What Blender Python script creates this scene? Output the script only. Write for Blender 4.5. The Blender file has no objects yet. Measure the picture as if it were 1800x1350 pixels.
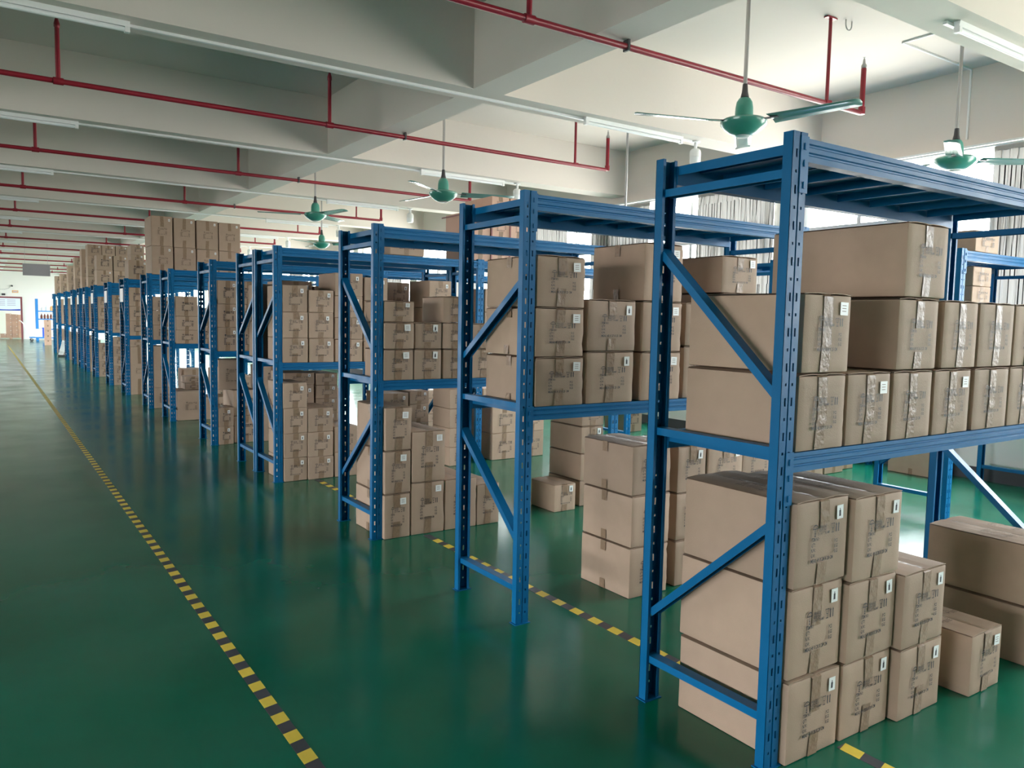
import bpy, bmesh, math, random
from mathutils import Vector, Matrix, noise
random.seed(7)
R = math.radians
scene = bpy.context.scene
col = scene.collection

# ---------------------------------------------------------------- camera
CAM = Vector((-2.0206, -1.5116, 1.4197))
YAW, PIT, ROL, FPX = 0.5954, -0.0818, 0.0194, 1374.82
fw = Vector((math.sin(YAW) * math.cos(PIT), math.cos(YAW) * math.cos(PIT), math.sin(PIT)))
rt = Vector((math.cos(YAW), -math.sin(YAW), 0))
up = rt.cross(fw)
rt2 = math.cos(ROL) * rt + math.sin(ROL) * up
up2 = -math.sin(ROL) * rt + math.cos(ROL) * up
cd = bpy.data.cameras.new('camera')
cd.sensor_width = 36.0
cd.lens = FPX / 1800 * 36
cd.clip_start, cd.clip_end = 0.05, 200
cam = bpy.data.objects.new('camera', cd)
col.objects.link(cam)
cam.matrix_world = Matrix(((rt2.x, up2.x, -fw.x, CAM.x), (rt2.y, up2.y, -fw.y, CAM.y), (rt2.z, up2.z, -fw.z, CAM.z), (0, 0, 0, 1)))
scene.camera = cam

# ---------------------------------------------------------------- view, world, daylight
scene.view_settings.view_transform = 'Standard'
scene.view_settings.look = 'None'
scene.view_settings.exposure = 0.52
scene.view_settings.gamma = 1.0
scene.view_settings.use_curve_mapping = False
try:
    scene.cycles.use_denoising = True
    scene.cycles.max_bounces = 8
    scene.cycles.diffuse_bounces = 5
    scene.cycles.glossy_bounces = 4
    scene.cycles.transparent_max_bounces = 12
    scene.cycles.sample_clamp_indirect = 6.0
    scene.cycles.caustics_reflective = False
    scene.cycles.caustics_refractive = False
except Exception:
    pass
SKY = 22.0
w = bpy.data.worlds.new('overcast_sky')
scene.world = w
w.use_nodes = True
nt = w.node_tree
nt.nodes.clear()
o_ = nt.nodes.new('ShaderNodeOutputWorld')
b_ = nt.nodes.new('ShaderNodeBackground')
b_.inputs['Strength'].default_value = SKY
tc = nt.nodes.new('ShaderNodeTexCoord')
sx = nt.nodes.new('ShaderNodeSeparateXYZ')
rp = nt.nodes.new('ShaderNodeValToRGB')
rp.color_ramp.elements[0].position = 0.47
rp.color_ramp.elements[0].color = (0.56, 0.535, 0.485, 1)
rp.color_ramp.elements[1].position = 0.53
rp.color_ramp.elements[1].color = (0.95, 0.97, 1.0, 1)
mr = nt.nodes.new('ShaderNodeMapRange')
mr.inputs['From Min'].default_value = -1
nt.links.new(tc.outputs['Generated'], sx.inputs[0])
nt.links.new(sx.outputs['Z'], mr.inputs['Value'])
nt.links.new(mr.outputs[0], rp.inputs[0])
nt.links.new(rp.outputs[0], b_.inputs['Color'])
nt.links.new(b_.outputs[0], o_.inputs['Surface'])


def portal(name, center, sx_, sy_, direction):
    """daylight portal in a window opening (guides sky sampling, adds no light of its own)"""
    l = bpy.data.lights.new(name, 'AREA')
    l.shape = 'RECTANGLE'
    l.size, l.size_y = sx_, sy_
    l.cycles.is_portal = True
    o = bpy.data.objects.new(name, l)
    col.objects.link(o)
    o.location = center
    o.rotation_euler = Vector(direction).to_track_quat('-Z', 'Y').to_euler()
    o['kind'] = 'helper'
    return o


XW = 5.74          # window wall
XL = -14.0          # opposite wall
YB, YE = -8.5, 44.0
ZC = 3.85          # slab
ZB = 3.23          # beam soffit
for a, b in ((-8.2, 2.0), (2.0, 10.5), (10.5, 23.0), (23.0, 43.5)):
    portal('window_daylight', (XW + 0.22, (a + b) / 2, 2.0), b - a, 2.2, (-1, 0, 0))
portal('door_daylight', (XL - 0.1, 0.5, 1.15), 9.0, 2.3, (1, 0, 0))
portal('window_daylight', (XL - 0.1, 32.25, 1.9), 20.5, 2.0, (1, 0, 0))  # unseen opening, added to brighten the far end


# ---------------------------------------------------------------- materials
MATS = {}


def srgb(r, g, b):
    f = lambda c: (c / 255 / 12.92) if c / 255 <= 0.04045 else ((c / 255 + 0.055) / 1.055) ** 2.4
    return (f(r), f(g), f(b), 1)


def mat(name, c, rough=0.6, metal=0.0, var=0.06, scale=6.0, bump=0.0, bscale=60.0, coat=0.0, rvar=0.0, spec=0.5, objvar=0.0, emit=None, estr=0.0, trans=0.0):
    m = bpy.data.materials.new(name)
    m.use_nodes = True
    t = m.node_tree
    bs = t.nodes['Principled BSDF']
    co = t.nodes.new('ShaderNodeTexCoord')
    nz = t.nodes.new('ShaderNodeTexNoise')
    nz.inputs['Scale'].default_value = scale
    nz.inputs['Detail'].default_value = 4
    t.links.new(co.outputs['Object'], nz.inputs['Vector'])
    mx = t.nodes.new('ShaderNodeMix')
    mx.data_type = 'RGBA'
    mx.inputs[6].default_value = tuple(max(0, v * (1 - var)) for v in c[:3]) + (1,)
    mx.inputs[7].default_value = tuple(min(1, v * (1 + var)) for v in c[:3]) + (1,)
    t.links.new(nz.outputs['Fac'], mx.inputs[0])
    out = mx.outputs[2]
    if objvar:
        oi = t.nodes.new('ShaderNodeObjectInfo')
        hs = t.nodes.new('ShaderNodeHueSaturation')
        m2 = t.nodes.new('ShaderNodeMapRange')
        m2.inputs['To Min'].default_value = 1 - objvar
        m2.inputs['To Max'].default_value = 1 + objvar
        t.links.new(oi.outputs['Random'], m2.inputs['Value'])
        t.links.new(m2.outputs[0], hs.inputs['Value'])
        t.links.new(out, hs.inputs['Color'])
        out = hs.outputs[0]
    t.links.new(out, bs.inputs['Base Color'])
    bs.inputs['Roughness'].default_value = rough
    bs.inputs['Metallic'].default_value = metal
    bs.inputs['Specular IOR Level'].default_value = spec
    if coat:
        bs.inputs['Coat Weight'].default_value = coat
        bs.inputs['Coat Roughness'].default_value = 0.15
    if rvar:
        mrr = t.nodes.new('ShaderNodeMapRange')
        mrr.inputs['From Min'].default_value = 0.3
        mrr.inputs['From Max'].default_value = 0.7
        mrr.inputs['To Min'].default_value = max(0.02, rough - rvar)
        mrr.inputs['To Max'].default_value = rough + rvar
        t.links.new(nz.outputs['Fac'], mrr.inputs['Value'])
        t.links.new(mrr.outputs[0], bs.inputs['Roughness'])
    if bump:
        n2 = t.nodes.new('ShaderNodeTexNoise')
        n2.inputs['Scale'].default_value = bscale
        n2.inputs['Detail'].default_value = 3
        t.links.new(co.outputs['Object'], n2.inputs['Vector'])
        bp = t.nodes.new('ShaderNodeBump')
        bp.inputs['Strength'].default_value = bump
        bp.inputs['Distance'].default_value = 0.01
        t.links.new(n2.outputs['Fac'], bp.inputs['Height'])
        t.links.new(bp.outputs[0], bs.inputs['Normal'])
    if emit:
        bs.inputs['Emission Color'].default_value = emit
        bs.inputs['Emission Strength'].default_value = estr
    MATS[name] = m
    return m


mat('rack_blue', (0.0015, 0.118, 0.29, 1), 0.42, var=0.10, scale=9, rvar=0.08, bump=0.03, bscale=180, coat=0.0, spec=0.2, objvar=0.10)
mat('rack_inside', (0.005, 0.085, 0.26, 1), 0.45, var=0.1, scale=9)
mat('cardboard', (0.405, 0.290, 0.214, 1), 0.72, var=0.07, scale=14, bump=0.10, bscale=260, spec=0.3, objvar=0.10)
mat('cardboard_edge', (0.36, 0.235, 0.15, 1), 0.8, var=0.1, scale=20)
mat('tape_brown', (0.265, 0.175, 0.113, 1), 0.40, var=0.18, scale=60, bump=0.5, bscale=38, spec=0.28)
mat('print_ink', (0.028, 0.028, 0.036, 1), 0.6, var=0.25, scale=90)
mat('print_faint', (0.17, 0.12, 0.085, 1), 0.7, var=0.25, scale=90)
mat('sticker_white', (0.80, 0.81, 0.80, 1), 0.45, var=0.03)
mat('plaster_white', (0.71, 0.655, 0.605, 1), 0.85, var=0.035, scale=1.3, bump=0.08, bscale=30)
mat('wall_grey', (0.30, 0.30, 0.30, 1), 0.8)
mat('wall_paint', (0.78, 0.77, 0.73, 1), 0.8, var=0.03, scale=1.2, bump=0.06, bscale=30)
mat('plinth_dark', (0.045, 0.048, 0.055, 1), 0.5)
mat('pipe_red', (0.27, 0.008, 0.024, 1), 0.38, var=0.12, scale=12, coat=0.2)
mat('metal_grey', (0.42, 0.42, 0.42, 1), 0.38, metal=0.6)
mat('dark_metal', (0.05, 0.05, 0.055, 1), 0.4)
mat('white_plastic', (0.82, 0.83, 0.83, 1), 0.4, var=0.02)
mat('lamp_tube', (0.88, 0.90, 0.92, 1), 0.3, var=0.02)
mat('fan_green', (0.055, 0.29, 0.225, 1), 0.28, var=0.06, coat=0.4)
mat('fan_blade', (0.16, 0.33, 0.30, 1), 0.24, var=0.06, coat=0.5)
mat('tape_yellow', (0.92, 0.68, 0.085, 1), 0.4, var=0.12, scale=22)
mat('tape_black', (0.055, 0.06, 0.075, 1), 0.42, var=0.35, scale=16)
mat('window_frame', (0.50, 0.52, 0.54, 1), 0.35, metal=0.3)
mat('strap_red', (0.16, 0.02, 0.02, 1), 0.4)
mat('door_frame', (0.20, 0.05, 0.06, 1), 0.5)
mat('sign_grey', (0.36, 0.33, 0.36, 1), 0.5, var=0.05, scale=30)
mat('shelf_blue', (0.03, 0.22, 0.60, 1), 0.35)
mat('crate_blue', (0.03, 0.10, 0.55, 1), 0.4)
mat('bottle_brown', (0.14, 0.03, 0.015, 1), 0.15)
mat('banner_white', (0.72, 0.80, 0.90, 1), 0.5)
mat('banner_blue', (0.01, 0.05, 0.45, 1), 0.5)
mat('banner_ink', (0.45, 0.42, 0.55, 1), 0.6)
mat('plaque_orange', (0.75, 0.42, 0.16, 1), 0.5)
mat('carton_pink', (0.55, 0.35, 0.26, 1), 0.7, objvar=0.10)


def floor_mat():
    m = bpy.data.materials.new('epoxy_green')
    m.use_nodes = True
    t = m.node_tree
    bs = t.nodes['Principled BSDF']
    co = t.nodes.new('ShaderNodeTexCoord')

    def nz(scale, detail=5, sxy=None):
        n = t.nodes.new('ShaderNodeTexNoise')
        n.inputs['Scale'].default_value = scale
        n.inputs['Detail'].default_value = detail
        if sxy:
            mp = t.nodes.new('ShaderNodeMapping')
            mp.inputs['Scale'].default_value = sxy
            t.links.new(co.outputs['Object'], mp.inputs[0])
            t.links.new(mp.outputs[0], n.inputs['Vector'])
        else:
            t.links.new(co.outputs['Object'], n.inputs['Vector'])
        return n
    n1 = nz(0.9)
    n2 = nz(2.0, 3, (1.0, 0.35, 1))
    r1 = t.nodes.new('ShaderNodeValToRGB')
    r1.color_ramp.elements[0].position = 0.35
    r1.color_ramp.elements[0].color = (0.0008, 0.115, 0.062, 1)
    r1.color_ramp.elements[1].position = 0.7
    r1.color_ramp.elements[1].color = (0.0012, 0.165, 0.102, 1)
    t.links.new(n1.outputs['Fac'], r1.inputs[0])
    r2 = t.nodes.new('ShaderNodeValToRGB')
    r2.color_ramp.elements[0].position = 0.45
    r2.color_ramp.elements[0].color = (0, 0, 0, 1)
    r2.color_ramp.elements[1].position = 0.95
    r2.color_ramp.elements[1].color = (0.12, 0.12, 0.12, 1)
    t.links.new(n2.outputs['Fac'], r2.inputs[0])
    mx = t.nodes.new('ShaderNodeMix')
    mx.data_type = 'RGBA'
    t.links.new(r2.outputs[0], mx.inputs[0])
    t.links.new(r1.outputs[0], mx.inputs[6])
    mx.inputs[7].default_value = (0.16, 0.22, 0.17, 1)
    t.links.new(mx.outputs[2], bs.inputs['Base Color'])
    n3 = nz(2.2, 3)
    mr_ = t.nodes.new('ShaderNodeMapRange')
    mr_.inputs['From Min'].default_value = 0.3
    mr_.inputs['From Max'].default_value = 0.75
    mr_.inputs['To Min'].default_value = 0.13
    mr_.inputs['To Max'].default_value = 0.24
    t.links.new(n3.outputs['Fac'], mr_.inputs['Value'])
    t.links.new(mr_.outputs[0], bs.inputs['Roughness'])
    n4 = nz(1.6, 2)
    bp = t.nodes.new('ShaderNodeBump')
    bp.inputs['Strength'].default_value = 0.03
    bp.inputs['Distance'].default_value = 0.02
    t.links.new(n4.outputs['Fac'], bp.inputs['Height'])
    t.links.new(bp.outputs[0], bs.inputs['Normal'])
    bs.inputs['Specular IOR Level'].default_value = 0.34
    MATS['epoxy_green'] = m


floor_mat()


def thin_mat(name, glossy):
    m = bpy.data.materials.new(name)
    m.use_nodes = True
    t = m.node_tree
    t.nodes.clear()
    out = t.nodes.new('ShaderNodeOutputMaterial')
    mxs = t.nodes.new('ShaderNodeMixShader')
    a = t.nodes.new('ShaderNodeBsdfTransparent')
    a.inputs[0].default_value = (0.95, 0.97, 0.97, 1)
    b = t.nodes.new('ShaderNodeBsdfGlossy')
    b.inputs['Roughness'].default_value = 0.03
    mxs.inputs[0].default_value = glossy
    t.links.new(a.outputs[0], mxs.inputs[1])
    t.links.new(b.outputs[0], mxs.inputs[2])
    t.links.new(mxs.outputs[0], out.inputs[0])
    MATS[name] = m


thin_mat('glass', 0.06)


def curtain_mat():
    m = bpy.data.materials.new('curtain_cloth')
    m.use_nodes = True
    t = m.node_tree
    t.nodes.clear()
    out = t.nodes.new('ShaderNodeOutputMaterial')
    mxs = t.nodes.new('ShaderNodeMixShader')
    a = t.nodes.new('ShaderNodeBsdfDiffuse')
    b = t.nodes.new('ShaderNodeBsdfTranslucent')
    a.inputs[0].default_value = (0.62, 0.60, 0.57, 1)
    nz = t.nodes.new('ShaderNodeTexNoise')
    nz.inputs['Scale'].default_value = 30
    mx = t.nodes.new('ShaderNodeMix')
    mx.data_type = 'RGBA'
    mx.inputs[6].default_value = (0.105, 0.103, 0.10, 1)
    mx.inputs[7].default_value = (0.125, 0.122, 0.118, 1)
    t.links.new(nz.outputs['Fac'], mx.inputs[0])
    t.links.new(mx.outputs[2], b.inputs[0])
    mxs.inputs[0].default_value = 0.4
    t.links.new(a.outputs[0], mxs.inputs[1])
    t.links.new(b.outputs[0], mxs.inputs[2])
    t.links.new(mxs.outputs[0], out.inputs[0])
    MATS['curtain_cloth'] = m


curtain_mat()


# ---------------------------------------------------------------- builders
class MB:
    def __init__(self):
        self.v, self.f, self.mi = [], [], []
        self.cur = 0

    def quad(self, *pts):
        i = len(self.v)
        self.v += [tuple(p) for p in pts]
        self.f.append(tuple(range(i, i + len(pts))))
        self.mi.append(self.cur)
        return self

    def box(self, x0, x1, y0, y1, z0, z1):
        i = len(self.v)
        self.v += [(x0, y0, z0), (x1, y0, z0), (x1, y1, z0), (x0, y1, z0), (x0, y0, z1), (x1, y0, z1), (x1, y1, z1), (x0, y1, z1)]
        for f in ((0, 3, 2, 1), (4, 5, 6, 7), (0, 1, 5, 4), (1, 2, 6, 5), (2, 3, 7, 6), (3, 0, 4, 7)):
            self.f.append(tuple(i + k for k in f))
            self.mi.append(self.cur)
        return self

    def obox(self, p0, p1, wa, wb, a):
        """bar from p0 to p1, width wa along axis a, wb along the third axis"""
        p0, p1, a = Vector(p0), Vector(p1), Vector(a).normalized()
        d = (p1 - p0).normalized()
        b = d.cross(a).normalized()
        a = b.cross(d).normalized()
        i = len(self.v)
        for p in (p0, p1):
            for s, t in ((-1, -1), (1, -1), (1, 1), (-1, 1)):
                self.v.append(tuple(p + a * (s * wa / 2) + b * (t * wb / 2)))
        for f in ((3, 2, 1, 0), (4, 5, 6, 7), (0, 1, 5, 4), (1, 2, 6, 5), (2, 3, 7, 6), (3, 0, 4, 7)):
            self.f.append(tuple(i + k for k in f))
            self.mi.append(self.cur)
        return self

    def tube(self, pts, r, n=10, caps=True):
        pts = [Vector(p) for p in pts]
        rr = r if isinstance(r, (list, tuple)) else [r] * len(pts)
        rings = []
        ref = None
        for k, p in enumerate(pts):
            if k == 0:
                d = pts[1] - p
            elif k == len(pts) - 1:
                d = p - pts[k - 1]
            else:
                d = (pts[k + 1] - p).normalized() + (p - pts[k - 1]).normalized()
            d.normalize()
            if ref is None:
                ref = Vector((0, 0, 1)) if abs(d.z) < 0.9 else Vector((1, 0, 0))
            a = ref - d * ref.dot(d)
            if a.length < 1e-4:
                a = Vector((1, 0, 0)) - d * d.x
            a.normalize()
            ref = a
            b = d.cross(a)
            i = len(self.v)
            for q in range(n):
                t = 2 * math.pi * q / n
                self.v.append(tuple(p + (a * math.cos(t) + b * math.sin(t)) * rr[k]))
            rings.append(i)
        for i, j in zip(rings, rings[1:]):
            for q in range(n):
                self.f.append((i + q, i + (q + 1) % n, j + (q + 1) % n, j + q))
                self.mi.append(self.cur)
        if caps:
            self.f.append(tuple(rings[0] + q for q in reversed(range(n))))
            self.f.append(tuple(rings[-1] + q for q in range(n)))
            self.mi += [self.cur] * 2
        return self

    def lathe(self, prof, c=(0, 0, 0), n=20):
        rings = []
        for r, z in prof:
            i = len(self.v)
            for q in range(n):
                t = 2 * math.pi * q / n
                self.v.append((c[0] + r * math.cos(t), c[1] + r * math.sin(t), c[2] + z))
            rings.append(i)
        for i, j in zip(rings, rings[1:]):
            for q in range(n):
                self.f.append((i + q, i + (q + 1) % n, j + (q + 1) % n, j + q))
                self.mi.append(self.cur)
        self.f.append(tuple(rings[0] + q for q in reversed(range(n))))
        self.f.append(tuple(rings[-1] + q for q in range(n)))
        self.mi += [self.cur] * 2
        return self

    def prism_x(self, prof, x0, x1):
        """closed (y,z) outline extruded along x"""
        n = len(prof)
        i = len(self.v)
        for x in (x0, x1):
            self.v += [(x, y, z) for y, z in prof]
        for k in range(n):
            self.f.append((i + k, i + (k + 1) % n, i + n + (k + 1) % n, i + n + k))
            self.mi.append(self.cur)
        self.f.append(tuple(i + k for k in reversed(range(n))))
        self.f.append(tuple(i + n + k for k in range(n)))
        self.mi += [self.cur] * 2
        return self

    def mesh(self, name, mats, smooth=None):
        me = bpy.data.meshes.new(name)
        me.from_pydata(self.v, [], self.f)
        for m in (mats if isinstance(mats, (list, tuple)) else [mats]):
            me.materials.append(MATS[m])
        if any(self.mi):
            me.polygons.foreach_set('material_index', self.mi)
        bm = bmesh.new()
        bm.from_mesh(me)
        bmesh.ops.recalc_face_normals(bm, faces=bm.faces)
        bm.to_mesh(me)
        bm.free()
        if smooth:
            me.polygons.foreach_set('use_smooth', [True] * len(me.polygons))
            me.set_sharp_from_angle(angle=R(smooth))
        me.update()
        return me

    def build(self, name, mats, parent=None, loc=(0, 0, 0), smooth=None):
        return link(name, self.mesh(name, mats, smooth), parent, loc)


def link(name, me, parent=None, loc=(0, 0, 0), rot=(0, 0, 0)):
    o = bpy.data.objects.new(name, me)
    col.objects.link(o)
    o.parent = parent
    o.location = loc
    o.rotation_euler = rot
    return o


def tag(o, label=None, cat=None, group=None, kind=None):
    if label:
        n = len(label.split())
        assert 4 <= n <= 16, (n, label)
        o['label'] = label
    if cat:
        o['category'] = cat
    if group:
        o['group'] = group
    if kind:
        o['kind'] = kind
    return o


def empty(name, loc, rz=0.0):
    o = bpy.data.objects.new(name, None)
    o.empty_display_size = 0.1
    col.objects.link(o)
    o.location = loc
    o.rotation_euler = (0, 0, rz)
    return o


ORD = ['first', 'second', 'third', 'fourth', 'fifth', 'sixth', 'seventh', 'eighth', 'ninth', 'tenth', 'eleventh', 'twelfth', 'thirteenth', 'fourteenth', 'fifteenth', 'sixteenth', 'seventeenth', 'eighteenth', 'nineteenth']

# ================================================================= STRUCTURE
fl = MB().box(XL, XW + 0.25, YB, YE + 4, -0.1, 0.0).build('floor', 'epoxy_green')
tag(fl, 'glossy dark green epoxy floor of the warehouse', 'floor', kind='structure')

ce = MB().box(XL - 0.2, XW + 0.25, YB - 0.2, YE + 4, ZC, ZC + 0.2).build('ceiling', 'plaster_white')
tag(ce, 'white plastered concrete ceiling slab divided by deep beams', 'ceiling', kind='structure')
BEAMY = [-2.3, 0.88, 3.93] + [7.08 + 3.15 * k for k in range(12)]
BW = 0.31
for y in BEAMY:
    MB().box(XL, XW, y, y + BW, ZB, ZC - 0.001).build('beam', 'plaster_white', ce)
for x in (1.245, -3.1):
    # girder pieces between the cross beams
    ys = [YB] + [v for y in BEAMY for v in (y, y + BW)] + [YE]
    for a, b in zip(ys[0::2], ys[1::2]):
        if b > a:
            MB().box(x, x + 0.285, a, b, ZB - 0.0, ZC - 0.001).build('girder', 'plaster_white', ce)

# --- window wall
ZS, ZT = 0.92, 3.12
wr = MB().box(XW, XW + 0.24, YB, YE, 0, ZS).build('wall_right', 'wall_paint')
tag(wr, 'white painted wall under and over the long row of windows', 'wall', kind='structure')
MB().box(XW, XW + 0.24, YB, YE, ZT, ZC - 0.001).build('perimeter_beam', 'plaster_white', wr)
pier = []
for k, y in enumerate(BEAMY):
    a, b = y + 0.24, y + 0.56
    pier.append((a, b))
    MB().box(XW - 0.03, XW + 0.24, a, b, ZS, ZT).build('pier', 'wall_paint', wr)
bb = MB().box(XW - 0.015, XW, YB, YE, 0, 0.12).build('baseboard_right', 'plinth_dark')
tag(bb, 'dark plinth strip along the foot of window wall', 'baseboard', kind='structure')

edges = [YB] + [v for p in pier for v in p] + [YE]
wn = 0
for a, b in zip(edges[0::2], edges[1::2]):
    if b - a < 0.5:
        continue
    wn += 1
    wd = empty('window_%d' % wn, (XW + 0.12, a, ZS))
    tag(wd, 'aluminium window with high transom, %s along the window wall' % ORD[min(wn - 1, 18)], 'window', kind='structure')
    L = b - a
    n = max(2, round(L / 0.72))
    fr = MB()
    fr.box(-0.03, 0.03, 0, L, 0, 0.05).box(-0.03, 0.03, 0, L, ZT - ZS - 0.05, ZT - ZS)
    fr.box(-0.03, 0.03, 0, 0.05, 0.05, ZT - ZS - 0.05).box(-0.03, 0.03, L - 0.05, L, 0.05, ZT - ZS - 0.05)
    fr.box(-0.035, 0.035, 0.05, L - 0.05, 1.54, 1.61)
    fr.build('window_frame', 'window_frame', wd)
    for i in range(1, n):
        MB().box(-0.025, 0.025, L * i / n - 0.022, L * i / n + 0.022, 0.05, 1.54).box(-0.025, 0.025, L * i / n - 0.022, L * i / n + 0.022, 1.61, ZT - ZS - 0.05).build('mullion', 'window_frame', wd)
    for i in range(n):
        y0, y1 = L * i / n + (0.05 if i == 0 else 0.022), L * (i + 1) / n - (0.05 if i == n - 1 else 0.022)
        for z0, z1 in ((0.05, 1.54), (1.61, ZT - ZS - 0.05)):
            MB().box(-0.003, 0.003, y0, y1, z0, z1).build('pane', 'glass', wd)

# --- opposite wall with loading door; unseen far opening added to light end wall
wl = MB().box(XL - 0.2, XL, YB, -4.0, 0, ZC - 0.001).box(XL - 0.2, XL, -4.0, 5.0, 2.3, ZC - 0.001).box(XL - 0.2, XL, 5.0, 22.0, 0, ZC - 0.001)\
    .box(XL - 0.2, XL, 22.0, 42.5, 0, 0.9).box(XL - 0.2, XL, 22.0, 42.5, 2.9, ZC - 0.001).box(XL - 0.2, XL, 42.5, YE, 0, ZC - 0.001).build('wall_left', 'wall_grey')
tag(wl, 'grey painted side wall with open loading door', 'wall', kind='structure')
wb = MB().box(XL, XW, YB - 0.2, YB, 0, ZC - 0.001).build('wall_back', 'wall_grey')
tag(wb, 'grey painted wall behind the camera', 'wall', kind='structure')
mat('asphalt', (0.34, 0.32, 0.30, 1), 0.9, var=0.15, scale=3)
go = MB().box(XL - 45, XL - 0.2, -30, 60, -0.12, -0.02).build('ground_outside', 'asphalt')  # unseen ground added to cut the upward bounce through the door
tag(go, 'grey yard surface outside the open loading door', 'ground', kind='structure')
# --- far end wall with a doorway
DX0, DX1, DZ = -3.2, -0.38, 2.02
we = MB().box(XL, DX0, YE, YE + 0.2, 0, ZC - 0.001).box(DX1, XW, YE, YE + 0.2, 0, ZC - 0.001).box(DX0, DX1, YE, YE + 0.2, DZ, ZC - 0.001).build('wall_end', 'wall_paint')
tag(we, 'bright white end wall with a wide doorway', 'wall', kind='structure')
wk = MB().box(XL, XW, YE + 3.6, YE + 3.8, 0, ZC - 0.001).build('wall_beyond', 'wall_paint')
tag(wk, 'pale wall of the room beyond the doorway', 'wall', kind='structure')
tr = MB().box(DX1 - 0.06, DX1 + 0.02, YE - 0.03, YE - 0.001, 0, DZ + 0.06).box(DX0 - 0.02, DX0 + 0.06, YE - 0.03, YE - 0.001, 0, DZ + 0.06).box(DX0 + 0.06, DX1 - 0.06, YE - 0.03, YE - 0.001, DZ - 0.02, DZ + 0.06).build('trim_1', 'door_frame')
tag(tr, 'dark red frame around the far doorway', 'door frame', kind='structure')

# ================================================================= CEILING SERVICES
# sprinkler pipes, one per bay
PIPEY = [-0.75, 2.4, 5.6] + [8.72 + 3.15 * k for k in range(11)]
ZP = 3.185
nbay = 0
for k, y in enumerate(PIPEY):
    if y < 0:
        continue
    nbay += 1
    p = empty('sprinkler_pipe', (0, y, ZP))
    tag(p, 'red sprinkler pipe under the ceiling, %s from the camera, with upturned end' % ORD[nbay - 1], 'pipe', 'red sprinkler pipes across the ceiling bays')
    r = 0.021
    xe = 4.08
    MB().tube([(XL + 0.01, 0, 0), (xe - 0.03, 0, 0)], r, 12).build('main_pipe', 'pipe_red', p, smooth=40)
    up_ = MB().tube([(xe - 0.03, 0, 0), (xe - 0.008, 0, 0.004), (xe, 0, 0.03), (xe, 0, 0.36)], r, 12).build('riser', 'pipe_red', p, smooth=40)
    MB().lathe([(0.012, 0.36), (0.022, 0.365), (0.022, 0.385), (0.012, 0.40), (0.009, 0.43), (0.003, 0.445), (0.012, 0.447), (0.012, 0.45)], (xe, 0, 0), 10).build('sprinkler_head', 'metal_grey', up_, smooth=40)
    MB().lathe([(0.026, -0.03), (0.028, -0.028), (0.028, 0.028), (0.026, 0.03)], (xe, 0, 0.02), 12).build('elbow', 'pipe_red', p, smooth=40)
    # hanger to the slab
    h = MB().tube([(3.6, 0, 0.02), (3.6, 0, ZC - ZP - 0.012)], 0.014, 8).build('hanger_rod', 'pipe_red', p, smooth=40)
    MB().box(3.54, 3.66, -0.02, 0.02, ZC - ZP - 0.014, ZC - ZP - 0.004).build('ceiling_plate', 'pipe_red', h)
    MB().box(3.57, 3.63, -0.028, 0.028, -0.006, 0.02).build('pipe_clip', 'pipe_red', h)
    for x in (-1.48, 0.70, -3.7):
        s = MB().tube([(x, 0, 0), (x, 0, 0.40)], 0.017, 10).build('riser', 'pipe_red', p, smooth=40)
        MB().lathe([(0.017, 0.40), (0.021, 0.405), (0.021, 0.43), (0.010, 0.47), (0.004, 0.49), (0.014, 0.492), (0.014, 0.496)], (x, 0, 0), 10).build('sprinkler_head', 'pipe_red', s, smooth=40)
        MB().tube([(x - 0.035, 0, 0), (x + 0.035, 0, 0)], 0.028, 12).build('tee_joint', 'pipe_red', p, smooth=40)
    for x in (1.47, -2.9):
        MB().box(x - 0.008, x + 0.008, -0.026, 0.026, -0.028, ZB - ZP - 0.002).build('clamp', 'dark_metal', p)

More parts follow.
